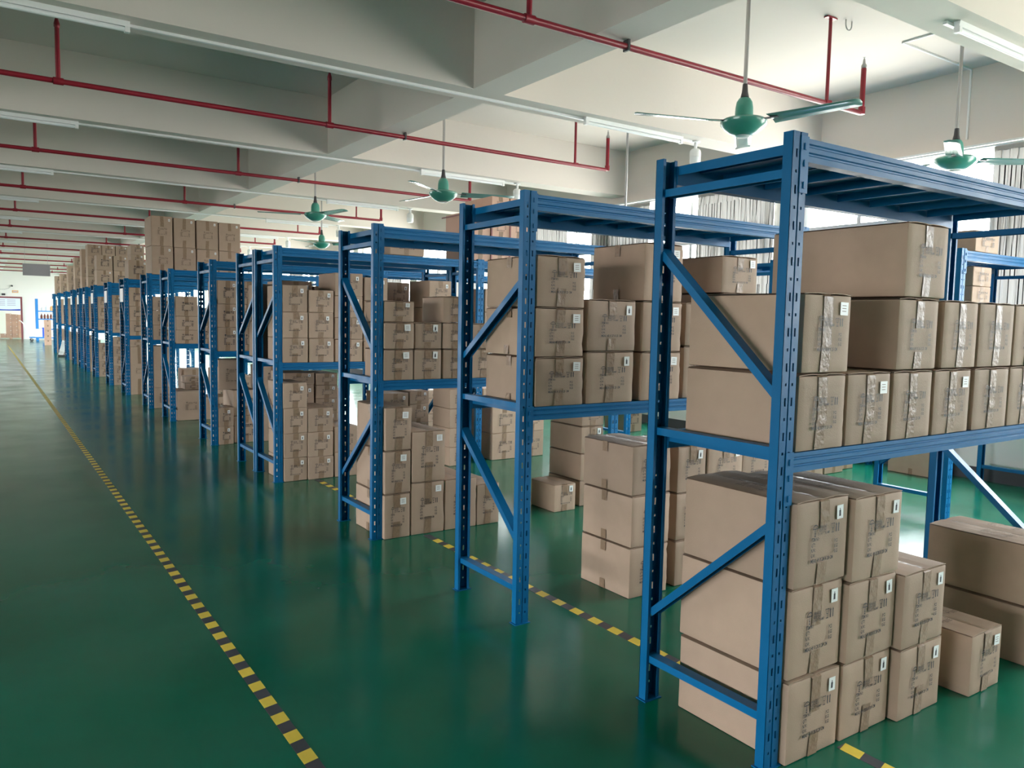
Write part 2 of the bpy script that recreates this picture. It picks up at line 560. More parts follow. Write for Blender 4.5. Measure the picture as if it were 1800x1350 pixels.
# cable trunking + tube lights + bulbs along the beam soffits
nb = 0
for k, y in enumerate(BEAMY):
    if y < 0:
        continue
    nb += 1
    yc = y + 0.16
    t = MB().box(2.75 if nb == 1 else XL + 0.01, 4.1 if nb == 1 else 3.87, yc - 0.012, yc + 0.012, ZB - 0.018, ZB - 0.0005).build('cable_trunking', 'white_plastic')
    tag(t, 'thin white cable trunking along the underside of the %s ceiling beam' % ORD[nb - 1], 'trunking', 'cable trunking under the beams')
    for j, (xa, side) in enumerate(((2.47, 'window'), (-2.42, 'aisle'))):
        if nb == 1:
            xa += 0.33
        if y > 24 and j == 0:
            continue
        l = empty('tube_light', (xa, yc - 0.045, ZB - 0.001))
        tag(l, 'unlit white tube light under the %s ceiling beam on the %s side' % (ORD[nb - 1], side), 'tube light', 'tube lights under the beams')
        MB().prism_x([(-0.02, 0), (0.02, 0), (0.014, -0.032), (-0.014, -0.032)], 0, 1.22).build('housing', 'white_plastic', l)
        MB().tube([(0.03, 0, -0.048), (1.19, 0, -0.048)], 0.015, 12).build('tube', 'lamp_tube', l, smooth=40)
        for xx in (0.0, 1.19):
            MB().box(xx, xx + 0.03, -0.018, 0.018, -0.066, -0.032).build('end_cap', 'white_plastic', l)
    if y < 24:
        b = empty('bulb_lamp', (4.16 if nb == 1 else 3.93, yc, ZB - 0.0005))
        tag(b, 'white cylindrical LED bulb hanging from the %s ceiling beam' % ORD[nb - 1], 'lamp', 'bulbs at the ends of the trunking')
        MB().lathe([(0.045, -0.014), (0.045, -0.0005)], n=16).build('ceiling_rose', 'white_plastic', b, smooth=40)
        MB().lathe([(0.016, -0.07), (0.016, -0.015)], n=12).build('socket', 'white_plastic', b, smooth=40)
        MB().lathe([(0.056, -0.155), (0.056, -0.11), (0.05, -0.09), (0.035, -0.075), (0.016, -0.071)], n=18).build('bulb_body', 'white_plastic', b, smooth=40)
        MB().lathe([(0.03, -0.232), (0.048, -0.225), (0.054, -0.21), (0.054, -0.156)], n=18).build('diffuser', 'lamp_tube', b, smooth=40)

# near window: conduit on slab and wall, hook in the slab
c = MB()
c.obox((4.56, 1.20, ZC - 0.008), (4.56, 2.36, ZC - 0.008), 0.016, 0.016, (0, 0, 1))
c.obox((4.56, 2.36, ZC - 0.008), (XW - 0.008, 2.36, ZC - 0.008), 0.016, 0.016, (0, 0, 1))
c.obox((XW - 0.008, 2.36, ZC - 0.008), (XW - 0.008, 2.36, 3.2), 0.016, 0.016, (1, 0, 0))
tag(c.build('conduit', 'white_plastic'), 'thin white conduit running over slab and down to window', 'conduit')
hk = []
for q in range(9):
    a = math.pi * q / 8
    hk.append((3.78 - 0.04 * math.cos(a), 2.36, ZC - 0.03 - 0.045 * math.sin(a)))
hk = [(3.74, 2.36, ZC)] + hk + [(3.82, 2.36, ZC)]
tag(MB().tube(hk, 0.005, 6).build('ceiling_hook', 'metal_grey'), 'bent steel hook loop left in the ceiling slab', 'hook')
cp = MB().tube([(3.14, 4.22, ZB - 0.0), (3.14, 4.22, 2.42)], 0.011, 8).build('conduit_drop', 'metal_grey', smooth=40)
tag(cp, 'slim grey conduit pole dropping from the beam behind second rack', 'conduit')


# ceiling fans
def make_fan(loc, rot, label):
    f = empty('ceiling_fan', loc)
    tag(f, label, 'ceiling fan', 'green ceiling fans')
    top = ZC - loc[2] - 0.001
    MB().tube([(0, 0, 0.17), (0, 0, top - 0.03)], 0.013, 10).build('down_rod', 'metal_grey', f, smooth=40)
    MB().lathe([(0.02, top - 0.08), (0.05, top - 0.02), (0.05, top)], n=14).build('ceiling_canopy', 'white_plastic', f, smooth=40)
    MB().lathe([(0.028, 0.155), (0.02, 0.19), (0.016, 0.24)], n=12).build('rod_sleeve', 'dark_metal', f, smooth=40)
    MB().lathe([(0.058, 0.028), (0.056, 0.09), (0.05, 0.125), (0.036, 0.148), (0.022, 0.154)], n=20).build('hub_cover', 'fan_green', f, smooth=40)
    m = MB().lathe([(0.02, -0.088), (0.055, -0.086), (0.085, -0.072), (0.122, -0.045), (0.145, -0.02), (0.148, 0.002), (0.135, 0.014), (0.09, 0.026), (0.04, 0.029)], n=28).build('motor', 'fan_green', f, smooth=40)
    MB().lathe([(0.01, -0.098), (0.04, -0.096), (0.052, -0.089)], n=20).build('bottom_cap', 'white_plastic', m, smooth=40)
    for k in range(3):
        a = rot + k * 2 * math.pi / 3
        b = MB()
        n = 8
        prev = None
        rows = []
        for i in range(n + 1):
            s = i / n
            x = 0.19 + s * 0.55
            wd_ = 0.062 - 0.010 * s
            tw = -R(14 - 5 * s)
            row = []
            for q in (-1, -0.3, 0.4, 1):
                row.append((x + (0.02 * (1 - abs(q)) if i == n else 0), q * wd_ * math.cos(tw), q * wd_ * math.sin(tw) + 0.008 * (1 - q * q) - 0.01))
            rows.append(row)
        for r0, r1 in zip(rows, rows[1:]):
            for q in range(3):
                b.quad(r0[q], r0[q + 1], r1[q + 1], r1[q])
        me = b.mesh('blade', 'fan_blade')
        bm = bmesh.new()
        bm.from_mesh(me)
        bmesh.ops.remove_doubles(bm, verts=bm.verts, dist=0.0003)
        bmesh.ops.recalc_face_normals(bm, faces=bm.faces)
        bm.to_mesh(me)
        bm.free()
        me.polygons.foreach_set('use_smooth', [True] * len(me.polygons))
        o = link('blade', me, f)
        o.rotation_euler = (0, 0, a)
        md = o.modifiers.new('thick', 'SOLIDIFY')
        md.thickness = 0.004
        ar = MB().obox((0.10, 0, 0.0), (0.24, 0, -0.004), 0.004, 0.035, (0, 0, 1)).build('blade_arm', 'dark_metal', o)
    return f


make_fan((2.12, 1.975, 2.73), R(40), 'green ceiling fan above the nearest rack')
make_fan((2.0, 5.77, 2.72), R(-22), 'green ceiling fan above the fourth rack')
make_fan((1.78, 8.95, 2.80), R(40), 'green ceiling fan beyond the girder above sixth rack')
make_fan((3.07, 12.18, 2.72), R(-30), 'pale green ceiling fan just above the fourth rack top')
make_fan((4.35, 1.75, 2.74), R(-35), 'washed out green fan in front of bright window')

# hanging sign far down the aisle
hs = empty('hanging_sign', (-0.68, 25.0, 2.42))
tag(hs, 'plain grey board hanging from the ceiling far down the aisle', 'sign')
MB().box(-0.34, 0.34, -0.01, 0.01, 0, 0.34).build('board', 'sign_grey', hs)
for x in (-0.28, 0.28):
    MB().tube([(x, 0, 0.34), (x, 0, ZC - 2.42 - 0.001)], 0.003, 6).build('hanging_wire', 'metal_grey', hs)


# curtains
def make_curtain(y0, y1, label):
    cu = empty('curtain', (XW - 0.09, y0, 0))
    tag(cu, label, 'curtain', 'grey curtains along the window wall')
    b = MB()
    L = y1 - y0
    n = int(L / 0.0115)
    zs = [0.75, 1.3, 1.9, 2.5, 2.93, 3.0, 3.06]
    rows = []
    ph = random.random() * 6
    for z in zs:
        t = max(0, (z - 2.8) / 0.26)
        row = []
        for i in range(n + 1):
            y = L * i / n
            a = 0.021 * (1 - 0.4 * t)
            fr = 2 * math.pi / 0.15
            d = a * math.sin(fr * y + ph + 1.1 * math.sin(y * 5 + z * 0.4))
            row.append((d, y, z))
        rows.append(row)
    for r0, r1 in zip(rows, rows[1:]):
        for i in range(n):
            b.quad(r0[i], r0[i + 1], r1[i + 1], r1[i])
    me = b.mesh('cloth', 'curtain_cloth')
    bm = bmesh.new()
    bm.from_mesh(me)
    bmesh.ops.remove_doubles(bm, verts=bm.verts, dist=0.0004)
    bm.to_mesh(me)
    bm.free()
    me.polygons.foreach_set('use_smooth', [True] * len(me.polygons))
    o = link('cloth', me, cu)
    hb = MB().box(-0.012, 0.012, 0, L, 3.03, 3.07).build('heading_tape', 'curtain_cloth', cu)
    return cu


rail = MB().tube([(XW - 0.09, YB + 0.1, 3.085), (XW - 0.09, YE - 0.1, 3.085)], 0.012, 8).box(XW - 0.10, XW, YB + 0.1, YE - 0.1, 3.10, 3.118)
tag(rail.build('curtain_rail', 'white_plastic'), 'long white curtain rail above the windows', 'curtain rail')
CURT = [(-5.8, -4.3), (-2.6, -1.2), (0.7, 2.06), (4.46, 5.62), (6.5, 7.74), (8.34, 9.9), (11.0, 12.2), (14.2, 15.4), (17.3, 18.6), (20.6, 21.8)]
for i, (a, b) in enumerate(CURT):
    make_curtain(a, b, 'grey pleated curtain hanging at the windows, %s along the window wall' % ORD[i])

# ================================================================= FLOOR TAPE
PITCH = 0.1415


def make_tape(x, y0, y1, label, nmax, skew):
    t = empty('floor_tape', (x, y0, 0))
    tag(t, label, 'floor tape', 'striped floor marking tapes')
    L = y1 - y0
    MB().box(-0.025, 0.025, 0, L, 0.0003, 0.0012).build('black_band', 'tape_black', t)
    s = MB()
    s.v = [(-0.0252, 0, 0.0013), (0.0252, skew, 0.0013), (0.0252, skew + 0.071, 0.0013), (-0.0252, 0.071, 0.0013), (-0.0252, 0, 0.0004), (0.0252, skew, 0.0004), (0.0252, skew + 0.071, 0.0004), (-0.0252, 0.071, 0.0004)]
    s.f = [(0, 1, 2, 3), (7, 6, 5, 4), (0, 4, 5, 1), (1, 5, 6, 2), (2, 6, 7, 3), (3, 7, 4, 0)]
    s.mi = [0] * 6
    me = s.mesh('yellow_stripe', 'tape_yellow')
    n = int((L - 0.103) / PITCH) + 1
    for i in range(min(n, nmax)):
        link('yellow_stripe', me, t, (0, 0.02 + i * PITCH, 0))
    if n > nmax:
        r = MB()
        for i in range(nmax, n):
            yy = 0.02 + i * PITCH
            r.quad((-0.0252, yy, 0.0013), (0.0252, yy + skew, 0.0013), (0.0252, yy + skew + 0.071, 0.0013), (-0.0252, yy + 0.071, 0.0013))
        o = r.build('far_yellow_stripes', 'tape_yellow', t)
        o['kind'] = 'stuff'
    return t


make_tape(-1.19, -0.2, 36.0, 'long yellow and black striped tape along the open walkway', 110, 0.012)
make_tape(0.355, -1.417, -0.04, 'yellow and black striped tape in front of the nearest rack', 60, 0.012)
make_tape(0.355, 0.48, 2.97, 'yellow and black striped tape under the second rack', 60, 0.012)
make_tape(0.355, 3.5, 5.0, 'yellow and black striped tape between the third and fourth racks', 60, 0.012)
make_tape(0.355, 8.0, 9.4, 'yellow and black striped tape between the fifth and sixth racks', 60, 0.012)

# ================================================================= RACKS
DR = 0.575
UW, UF = 0.069, 0.036
HR = 2.0


def upright_mesh():
    """C section, slotted web facing -y at y=0, open towards +y; x 0..UW"""
    b = MB()
    th = 0.0022
    zs = [0.0]
    holes = []
    p = 0.0625
    z = 0.05
    k = 0
    while z < HR - 0.06:
        holes.append((z, z + (0.009 if k % 2 == 0 else 0.026)))
        z += p / 1.0 * (1.0 if k % 2 else 0.72)
        k += 1
    xs = [0, 0.0145, 0.0225, 0.031, 0.0345, 0.038, 0.0465, 0.0545, UW]
    yo = [0, 0, 0, 0, 0.004, 0, 0, 0, 0]
    cuts = [0.0]
    for a, c in holes:
        cuts += [a, c]
    cuts.append(HR)
    for j in range(len(cuts) - 1):
        z0, z1 = cuts[j], cuts[j + 1]
        hole = j % 2 == 1
        for i in range(8):
            if hole and i in (1, 6):
                continue
            b.quad((xs[i], yo[i], z0), (xs[i + 1], yo[i + 1], z0), (xs[i + 1], yo[i + 1], z1), (xs[i], yo[i], z1))
            b.quad((xs[i], yo[i] + th, z1), (xs[i + 1], yo[i + 1] + th, z1), (xs[i + 1], yo[i + 1] + th, z0), (xs[i], yo[i] + th, z0))
    # rims of the holes
    for a, c in holes:
        for i in (1, 6):
            x0, x1 = xs[i], xs[i + 1]
            b.quad((x0, 0, a), (x0, th, a), (x0, th, c), (x0, 0, c))
            b.quad((x1, 0, c), (x1, th, c), (x1, th, a), (x1, 0, a))
            b.quad((x0, 0, a), (x1, 0, a), (x1, th, a), (x0, th, a))
            b.quad((x0, th, c), (x1, th, c), (x1, 0, c), (x0, 0, c))
    # flanges and lips
    b.box(-0.0, th, th, UF, 0, HR).box(UW - th, UW, th, UF, 0, HR)
    b.box(th, 0.013, UF - th, UF, 0, HR).box(UW - 0.013, UW - th, UF - th, UF, 0, HR)
    me = bpy.data.meshes.new('upright')
    me.from_pydata(b.v, [], b.f)
    me.materials.append(MATS['rack_blue'])
    me.update()
    return me


UP = upright_mesh()
UPF = UP.copy()
UPF.transform(Matrix.Scale(-1, 4, (0, 1, 0)))
UPF.flip_normals()
BASEP = MB().box(-0.008, UW + 0.008, -0.008, UF + 0.006, 0, 0.004).mesh('foot_plate', 'rack_blue')
PANEL = {}


def panel_mesh(wd):
    k = round(wd, 3)
    if k not in PANEL:
        y0, y1 = 0.042, DR - 0.042
        PANEL[k] = MB().box(0.001, wd - 0.001, y0, y1, -0.0025, 0).box(0.001, 0.003, y0, y1, -0.032, -0.0025).box(wd - 0.003, wd - 0.001, y0, y1, -0.032, -0.0025).box(wd / 2 - 0.012, wd / 2 + 0.012, y0, y1, -0.012, -0.0025).mesh('deck_panel', 'rack_blue')
    return PANEL[k]


BEAM = {}


def beam_mesh(x0, x1, h):
    k = (round(x0, 3), round(x1, 3), h)
    if k not in BEAM:
        pr = [(0, 0), (0.0, h * 0.26), (0.004, h * 0.31), (0.004, h * 0.38), (0, h * 0.43), (0, h * 0.62), (0.004, h * 0.67), (0.004, h * 0.74), (0, h * 0.79), (0, h), (0.026, h), (0.026, h - 0.004), (0.04, h - 0.004), (0.04, 0)]
        BEAM[k] = MB().prism_x(pr, x0, x1).mesh('beam', 'rack_blue')
        far = BEAM[k].copy()
        far.transform(Matrix.Scale(-1, 4, (0, 1, 0)))
        far.flip_normals()
        BEAM[k + ('far',)] = far
    return BEAM[k], BEAM[k + ('far',)]


BRK = {}


def bracket_mesh(side):
    if side not in BRK:
        b = MB()
        th = 0.0035
        x0, x1 = (0.034, UW + 0.003) if side > 0 else (-0.003, UW - 0.034)
        b.box(x0, x1, -th, 0, -0.165, 0.004)
        xc = (x0 + x1) / 2
        for z in (-0.025, -0.075, -0.14):
            b.box(xc - 0.004, xc + 0.004, -th - 0.004, -th, z - 0.012, z + 0.008)
        BRK[side] = b.mesh('end_bracket', 'rack_blue')
        m = BRK[side].copy()
        m.transform(Matrix.Scale(-1, 4, (0, 1, 0)))
        m.flip_normals()
        BRK[(side, 'far')] = m
    return BRK[side], BRK[(side, 'far')]


BRACE = {}


def brace_mesh(kind, pat):
    k = (kind, pat)
    if k not in BRACE:
        b = MB()
        a, c = UF + 0.002, DR - UF - 0.002
        xa, xb = 0.013, 0.056
        if kind in ('low', 'mid', 'top'):
            z = {'low': 0.155, 'mid': 1.017, 'top': 1.872}[kind]
            b.box(xa, xb, a - 0.025, c + 0.025, z - 0.003, z + 0.022) if False else None
            # open channel: top web with two lips
            b.box(xa, xb, a - 0.022, c + 0.022, z + 0.018, z + 0.021)
            b.box(xa, xa + 0.003, a - 0.022, c + 0.022, z - 0.006, z + 0.018)
            b.box(xb - 0.003, xb, a - 0.022, c + 0.022, z - 0.006, z + 0.018)
        else:
            if kind == 'upper':
                zn, zf = (1.21, 1.685) if pat == 'A' else (1.62, 1.24)
            else:
                zn, zf = (0.81, 0.35) if pat == 'A' else (0.40, 0.86)
            b.obox(((xa + xb) / 2, a - 0.012, zn), ((xa + xb) / 2, c + 0.012, zf), xb - xa, 0.003, (1, 0, 0))
            d = Vector((0, c - a, zf - zn)).normalized()
            nrm = Vector((0, -d.z, d.y))
            if nrm.z > 0:
                nrm = -nrm
            for x in (xa + 0.0015, xb - 0.0015):
                p0 = Vector((x, a - 0.012, zn)) + nrm * 0.0135
                p1 = Vector((x, c + 0.012, zf)) + nrm * 0.0135
                b.obox(p0, p1, 0.003, 0.024, (1, 0, 0))
        BRACE[k] = b.mesh('diagonal_brace' if kind in ('upper', 'lower') else 'horizontal_brace', 'rack_blue')
    return BRACE[k]


def make_rack(x, y, label, pat='A', L=2.06, first_frame=True, group='blue racks in rows beside the walkway', levels=((1.02, 0.062), (1.985, 0.07))):
    r = empty('steel_rack', (x, y, 0))
    tag(r, label, 'rack', group)
    fx = [0.0, L - UW] if first_frame else [L - UW]
    for f in fx:
        for me, yy in ((UP, 0.0), (UPF, DR)):
            u = link('upright', me, r, (f, yy, 0))
        for kind in ('low', 'mid', 'top', 'upper', 'lower'):
            me = brace_mesh(kind, pat if f == 0.0 else ('B' if pat == 'A' else 'A'))
            link(me.name.split('.')[0], me, r, (f, 0, 0))
        for yy in (0.0, DR - UF):
            link('foot_plate', BASEP, r, (f, yy, 0))
    x0, x1 = UW, L - UW
    for zt, h in levels:
        n_, f_ = beam_mesh(x0, x1, h)
        bn = link('beam', n_, r, (0, 0.0, zt - h))
        bf = link('beam', f_, r, (0, DR, zt - h))
        for s, xx in ((1, 0.0), (-1, L - UW)):
            a_, c_ = bracket_mesh(s)
            link('end_bracket', a_, bn, (xx, 0, h))
            link('end_bracket', c_, bf, (xx, 0, h))
        n = max(1, round((x1 - x0) / 0.24))
        wd = (x1 - x0) / n
        me = panel_mesh(wd)
        for i in range(n):
            link('deck_panel', me, r, (x0 + i * wd, 0, zt - 0.004))
    return r


RY = {1: 0.0, 2: 1.401, 3: 3.030, 4: 5.036, 5: 5.634, 6: 7.248, 7: 9.485, 8: 11.09, 9: 13.315, 10: 15.42, 11: 17.714, 12: 19.43, 13: 20.80, 14: 22.55, 15: 24.75, 16: 27.2, 17: 29.25}
RPAT = {1: 'A', 2: 'B', 3: 'A', 4: 'B', 5: 'B', 6: 'B', 7: 'B', 8: 'A'}
NAME = {1: 'nearest rack', 2: 'second rack'}
for i in range(3, 18):
    NAME[i] = ORD[i - 1] + ' rack'
for i, y in RY.items():
    make_rack(0, y, ('blue steel rack closest to the camera with slotted uprights' if i == 1 else 'blue steel rack with slotted uprights, %s from the camera along the walkway' % ORD[i - 1]), RPAT.get(i, 'A'))
make_rack(2.06 - UW, RY[4], 'blue rack bay continuing behind the fourth rack towards the windows', 'B', 2.06, first_frame=False, group='blue racks near the windows')
make_rack(2.06 - UW, RY[6], 'blue rack bay continuing behind the sixth rack towards the windows', 'B', 2.06, first_frame=False, group='blue racks near the windows')
make_rack(3.85, 1.401, 'blue rack standing against the window wall beyond the nearest rack', 'A', 1.74, group='blue racks near the windows')
make_rack(3.85, 3.03, 'blue rack against the window wall in line with third rack', 'A', 1.74, group='blue racks near the windows')


# ================================================================= CARTONS
def text_mesh(meas):
    """umbrella, glass, arrows and the lettering of a carton face; width about 0.15, origin at the centre, in the xz plane facing -y"""
    v, f = [], []

    def add_poly(pts):
        i = len(v)
        v.extend((x, 0.0, z) for x, z in pts)
        f.append(tuple(range(i, i + len(pts))))

    def add_text(s, size, x, z, sxx=0.8):
        cu = bpy.data.curves.new('txt', 'FONT')
        cu.body = s
        cu.size = size
        cu.resolution_u = 1
        cu.offset = size * (0.012 if size < 0.014 else 0.026)
        cu.fill_mode = 'FRONT'
        o = bpy.data.objects.new('txt', cu)
        col.objects.link(o)
        dg = bpy.context.evaluated_depsgraph_get()
        me = o.evaluated_get(dg).to_mesh()
        i = len(v)
        for q in me.vertices:
            v.append((x + q.co.x * sxx, 0.0, z + q.co.y))
        for p in me.polygons:
            f.append(tuple(i + k for k in p.vertices))
        o.evaluated_get(dg).to_mesh_clear()
        bpy.data.objects.remove(o)
        bpy.data.curves.remove(cu)
    # umbrella
    pts = [(-0.056 + 0.015 * math.cos(math.pi * q / 8), 0.041 + 0.015 * math.sin(math.pi * q / 8)) for q in range(9)]
    inn = [(-0.056 + 0.012 * math.cos(math.pi * q / 8), 0.043 + 0.010 * math.sin(math.pi * q / 8)) for q in range(9)]
    for q in range(8):
        add_poly([pts[q], pts[q + 1], inn[q + 1], inn[q]])
    add_poly([(-0.071, 0.041), (-0.041, 0.041), (-0.041, 0.0435), (-0.071, 0.0435)])
    add_poly([(-0.0625, 0.043), (-0.061, 0.043), (-0.057, 0.053), (-0.0585, 0.053)])
    add_poly([(-0.0515, 0.043), (-0.050, 0.043), (-0.0545, 0.053), (-0.056, 0.053)])
    for a in (-0.0595, -0.0545):
        add_poly([(a - 0.0011, 0.022), (a + 0.0011, 0.022), (a + 0.0011, 0.041), (a - 0.0011, 0.041)])
    add_poly([(-0.061, 0.018), (-0.053, 0.018), (-0.053, 0.0215), (-0.061, 0.0215)])
    add_poly([(-0.061, 0.027), (-0.053, 0.027), (-0.053, 0.029), (-0.061, 0.029)])
    # lettering
    add_text('FRAGILE', 0.0125, -0.033, 0.0415, 0.85)
    add_text('KEEP DRY', 0.0125, -0.036, 0.031, 0.80)
    add_text("DON'T TRAMP", 0.0125, -0.041, 0.0205, 0.80)
    # glass
    add_poly([(0.031, 0.049), (0.033, 0.049), (0.037, 0.036), (0.0365, 0.034)])
    add_poly([(0.050, 0.049), (0.052, 0.049), (0.0465, 0.034), (0.0455, 0.036)])
    add_poly([(0.031, 0.048), (0.052, 0.048), (0.052, 0.050), (0.031, 0.050)])
    add_poly([(0.0365, 0.034), (0.0465, 0.034), (0.0455, 0.036), (0.0375, 0.036)])
    add_poly([(0.0405, 0.023), (0.0425, 0.023), (0.0425, 0.034), (0.0405, 0.034)])
    add_poly([(0.035, 0.0205), (0.048, 0.0205), (0.048, 0.023), (0.035, 0.023)])
    add_poly([(0.040, 0.038), (0.0415, 0.038), (0.0445, 0.047), (0.043, 0.047)])
    # arrows
    for a in (0.061, 0.074):
        add_poly([(a - 0.0028, 0.021), (a + 0.0028, 0.021), (a + 0.0028, 0.043), (a - 0.0028, 0.043)])
        add_poly([(a - 0.0045, 0.043), (a + 0.0045, 0.043), (a, 0.051)])
    add_text('ITEM NO:', 0.0165, -0.075, 0.004, 0.62)
    for i_, (a, c) in enumerate((('QTY:', 'PCS'), ('N.W.:', 'KGS'), ('G.W.:', 'KGS'))):
        z = -0.0125 - 0.0165 * i_
        add_text(a, 0.0165, -0.075, z, 0.62)
        add_text(c, 0.0165, 0.054, z, 0.66)
    add_text('MEAS: ' + meas + ' CM', 0.0165, -0.075, -0.0625, 0.735)
    me = bpy.data.meshes.new('printed_text')
    me.from_pydata(v, [], f)
    me.materials.append(MATS['print_ink'])
    me.update()
    return me


def simple_print():
    b = MB()
    q = lambda x0, x1, z0, z1: b.quad((x0, 0, z0), (x1, 0, z0), (x1, 0, z1), (x0, 0, z1))
    b.quad((-0.071, 0, 0.043), (-0.041, 0, 0.043), (-0.048, 0, 0.055), (-0.064, 0, 0.055))
    q(-0.059, -0.054, 0.02, 0.043)
    for z, x0, x1 in ((0.043, -0.033, 0.026), (0.033, -0.036, 0.026), (0.022, -0.04, 0.03)):
        for i in range(7):
            xx = x0 + (x1 - x0) * i / 7
            q(xx, xx + (x1 - x0) / 7 * 0.72, z, z + 0.006)
    q(0.033, 0.05, 0.04, 0.05)
    q(0.04, 0.043, 0.021, 0.04)
    for a in (0.061, 0.074):
        q(a - 0.0035, a + 0.0035, 0.02, 0.05)
    for i in range(5):
        q(-0.075 + i * 0.0085, -0.069 + i * 0.0085, 0.003, 0.014)
    for k in range(3):
        z = -0.0135 - 0.0165 * k
        for i in range(3):
            q(-0.075 + i * 0.009, -0.0685 + i * 0.009, z, z + 0.011)
            q(0.053 + i * 0.009, 0.0595 + i * 0.009, z, z + 0.011)
    for i in range(14):
        if i in (4, 8, 11):
            continue
        q(-0.075 + i * 0.011, -0.068 + i * 0.011, -0.063, -0.052)
    return b.mesh('printed_text', 'print_ink')


PRINT = {'a': text_mesh('49 X 28 X 28'), 'b': text_mesh('49 X 26 X 25'), 'c': text_mesh('45 X 27 X 25')}
PRINT['s'] = simple_print()
FAINT = PRINT['s'].copy()
FAINT.materials.clear()
FAINT.materials.append(MATS['print_faint'])
PRINT['f'] = FAINT

STK = MB()
STK.box(-0.017, 0.017, -0.0006, 0, -0.023, 0.023)
STK.cur = 1
STK.quad((-0.006, -0.0008, -0.014), (0.004, -0.0008, -0.014), (0.004, -0.0008, 0.006), (-0.006, -0.0008, 0.006))
STK.quad((-0.003, -0.0008, 0.006), (0.001, -0.0008, 0.006), (0.001, -0.0008, 0.013), (-0.003, -0.0008, 0.013))
STK_ME = STK.mesh('sticker', ['sticker_white', 'print_ink'])
STK2 = MB().box(-0.021, 0.021, -0.0006, 0, -0.021, 0.021)
STK2.cur = 1
for zz in (0.009, 0.0, -0.009):
    STK2.quad((-0.012, -0.0008, zz), (0.010, -0.0008, zz), (0.010, -0.0008, zz + 0.0022), (-0.012, -0.0008, zz + 0.0022))
STK2_ME = STK2.mesh('sticker', ['sticker_white', 'print_faint'])


def body_mesh(wd, d, h, detail, matname, crumple=0.0, seed=0):
    bm = bmesh.new()
    bmesh.ops.create_cube(bm, size=1.0)
    for q in bm.verts:
        q.co = Vector((q.co.x * wd, q.co.y * d, (q.co.z + 0.5) * h))
    bmesh.ops.bevel(bm, geom=bm.edges[:], offset=0.005 if detail else 0.004, segments=2 if detail >= 2 else 1, affect='EDGES', profile=0.5)
    if detail >= 2:
        es = [e for e in bm.edges if e.calc_length() > 0.1]
        bmesh.ops.subdivide_edges(bm, edges=es, cuts=7, use_grid_fill=True)
        rng = random.Random(seed)
        bx, by = rng.uniform(-0.001, 0.004), rng.uniform(-0.002, 0.003)
        off = Vector((rng.uniform(0, 50), rng.uniform(0, 50), 0))
        for q in bm.verts:
            u, v_, t = q.co.x / (wd / 2), q.co.y / (d / 2), (q.co.z / h - 0.5) * 2
            kz = max(0, 1 - t * t)
            if abs(v_) > 0.9:
                q.co.y += math.copysign(by * kz * max(0, 1 - u * u), v_)
            if abs(u) > 0.9:
                q.co.x += math.copysign(bx * kz * max(0, 1 - v_ * v_), u)
            if crumple and v_ < -0.9 and u > 0.55 and kz > 0.06:
                q.co += noise.noise_vector(q.co * 22 + off) * crumple * (u - 0.5) * 1.6
            elif kz > 0.03:
                q.co += noise.noise_vector(q.co * 7 + off) * 0.0012
    me = bpy.data.meshes.new('body')
    bm.to_mesh(me)
    bm.free()
    me.materials.append(MATS[matname])
    me.polygons.foreach_set('use_smooth', [True] * len(me.polygons))
    me.set_sharp_from_angle(angle=R(38))
    return me


NCART = [0]


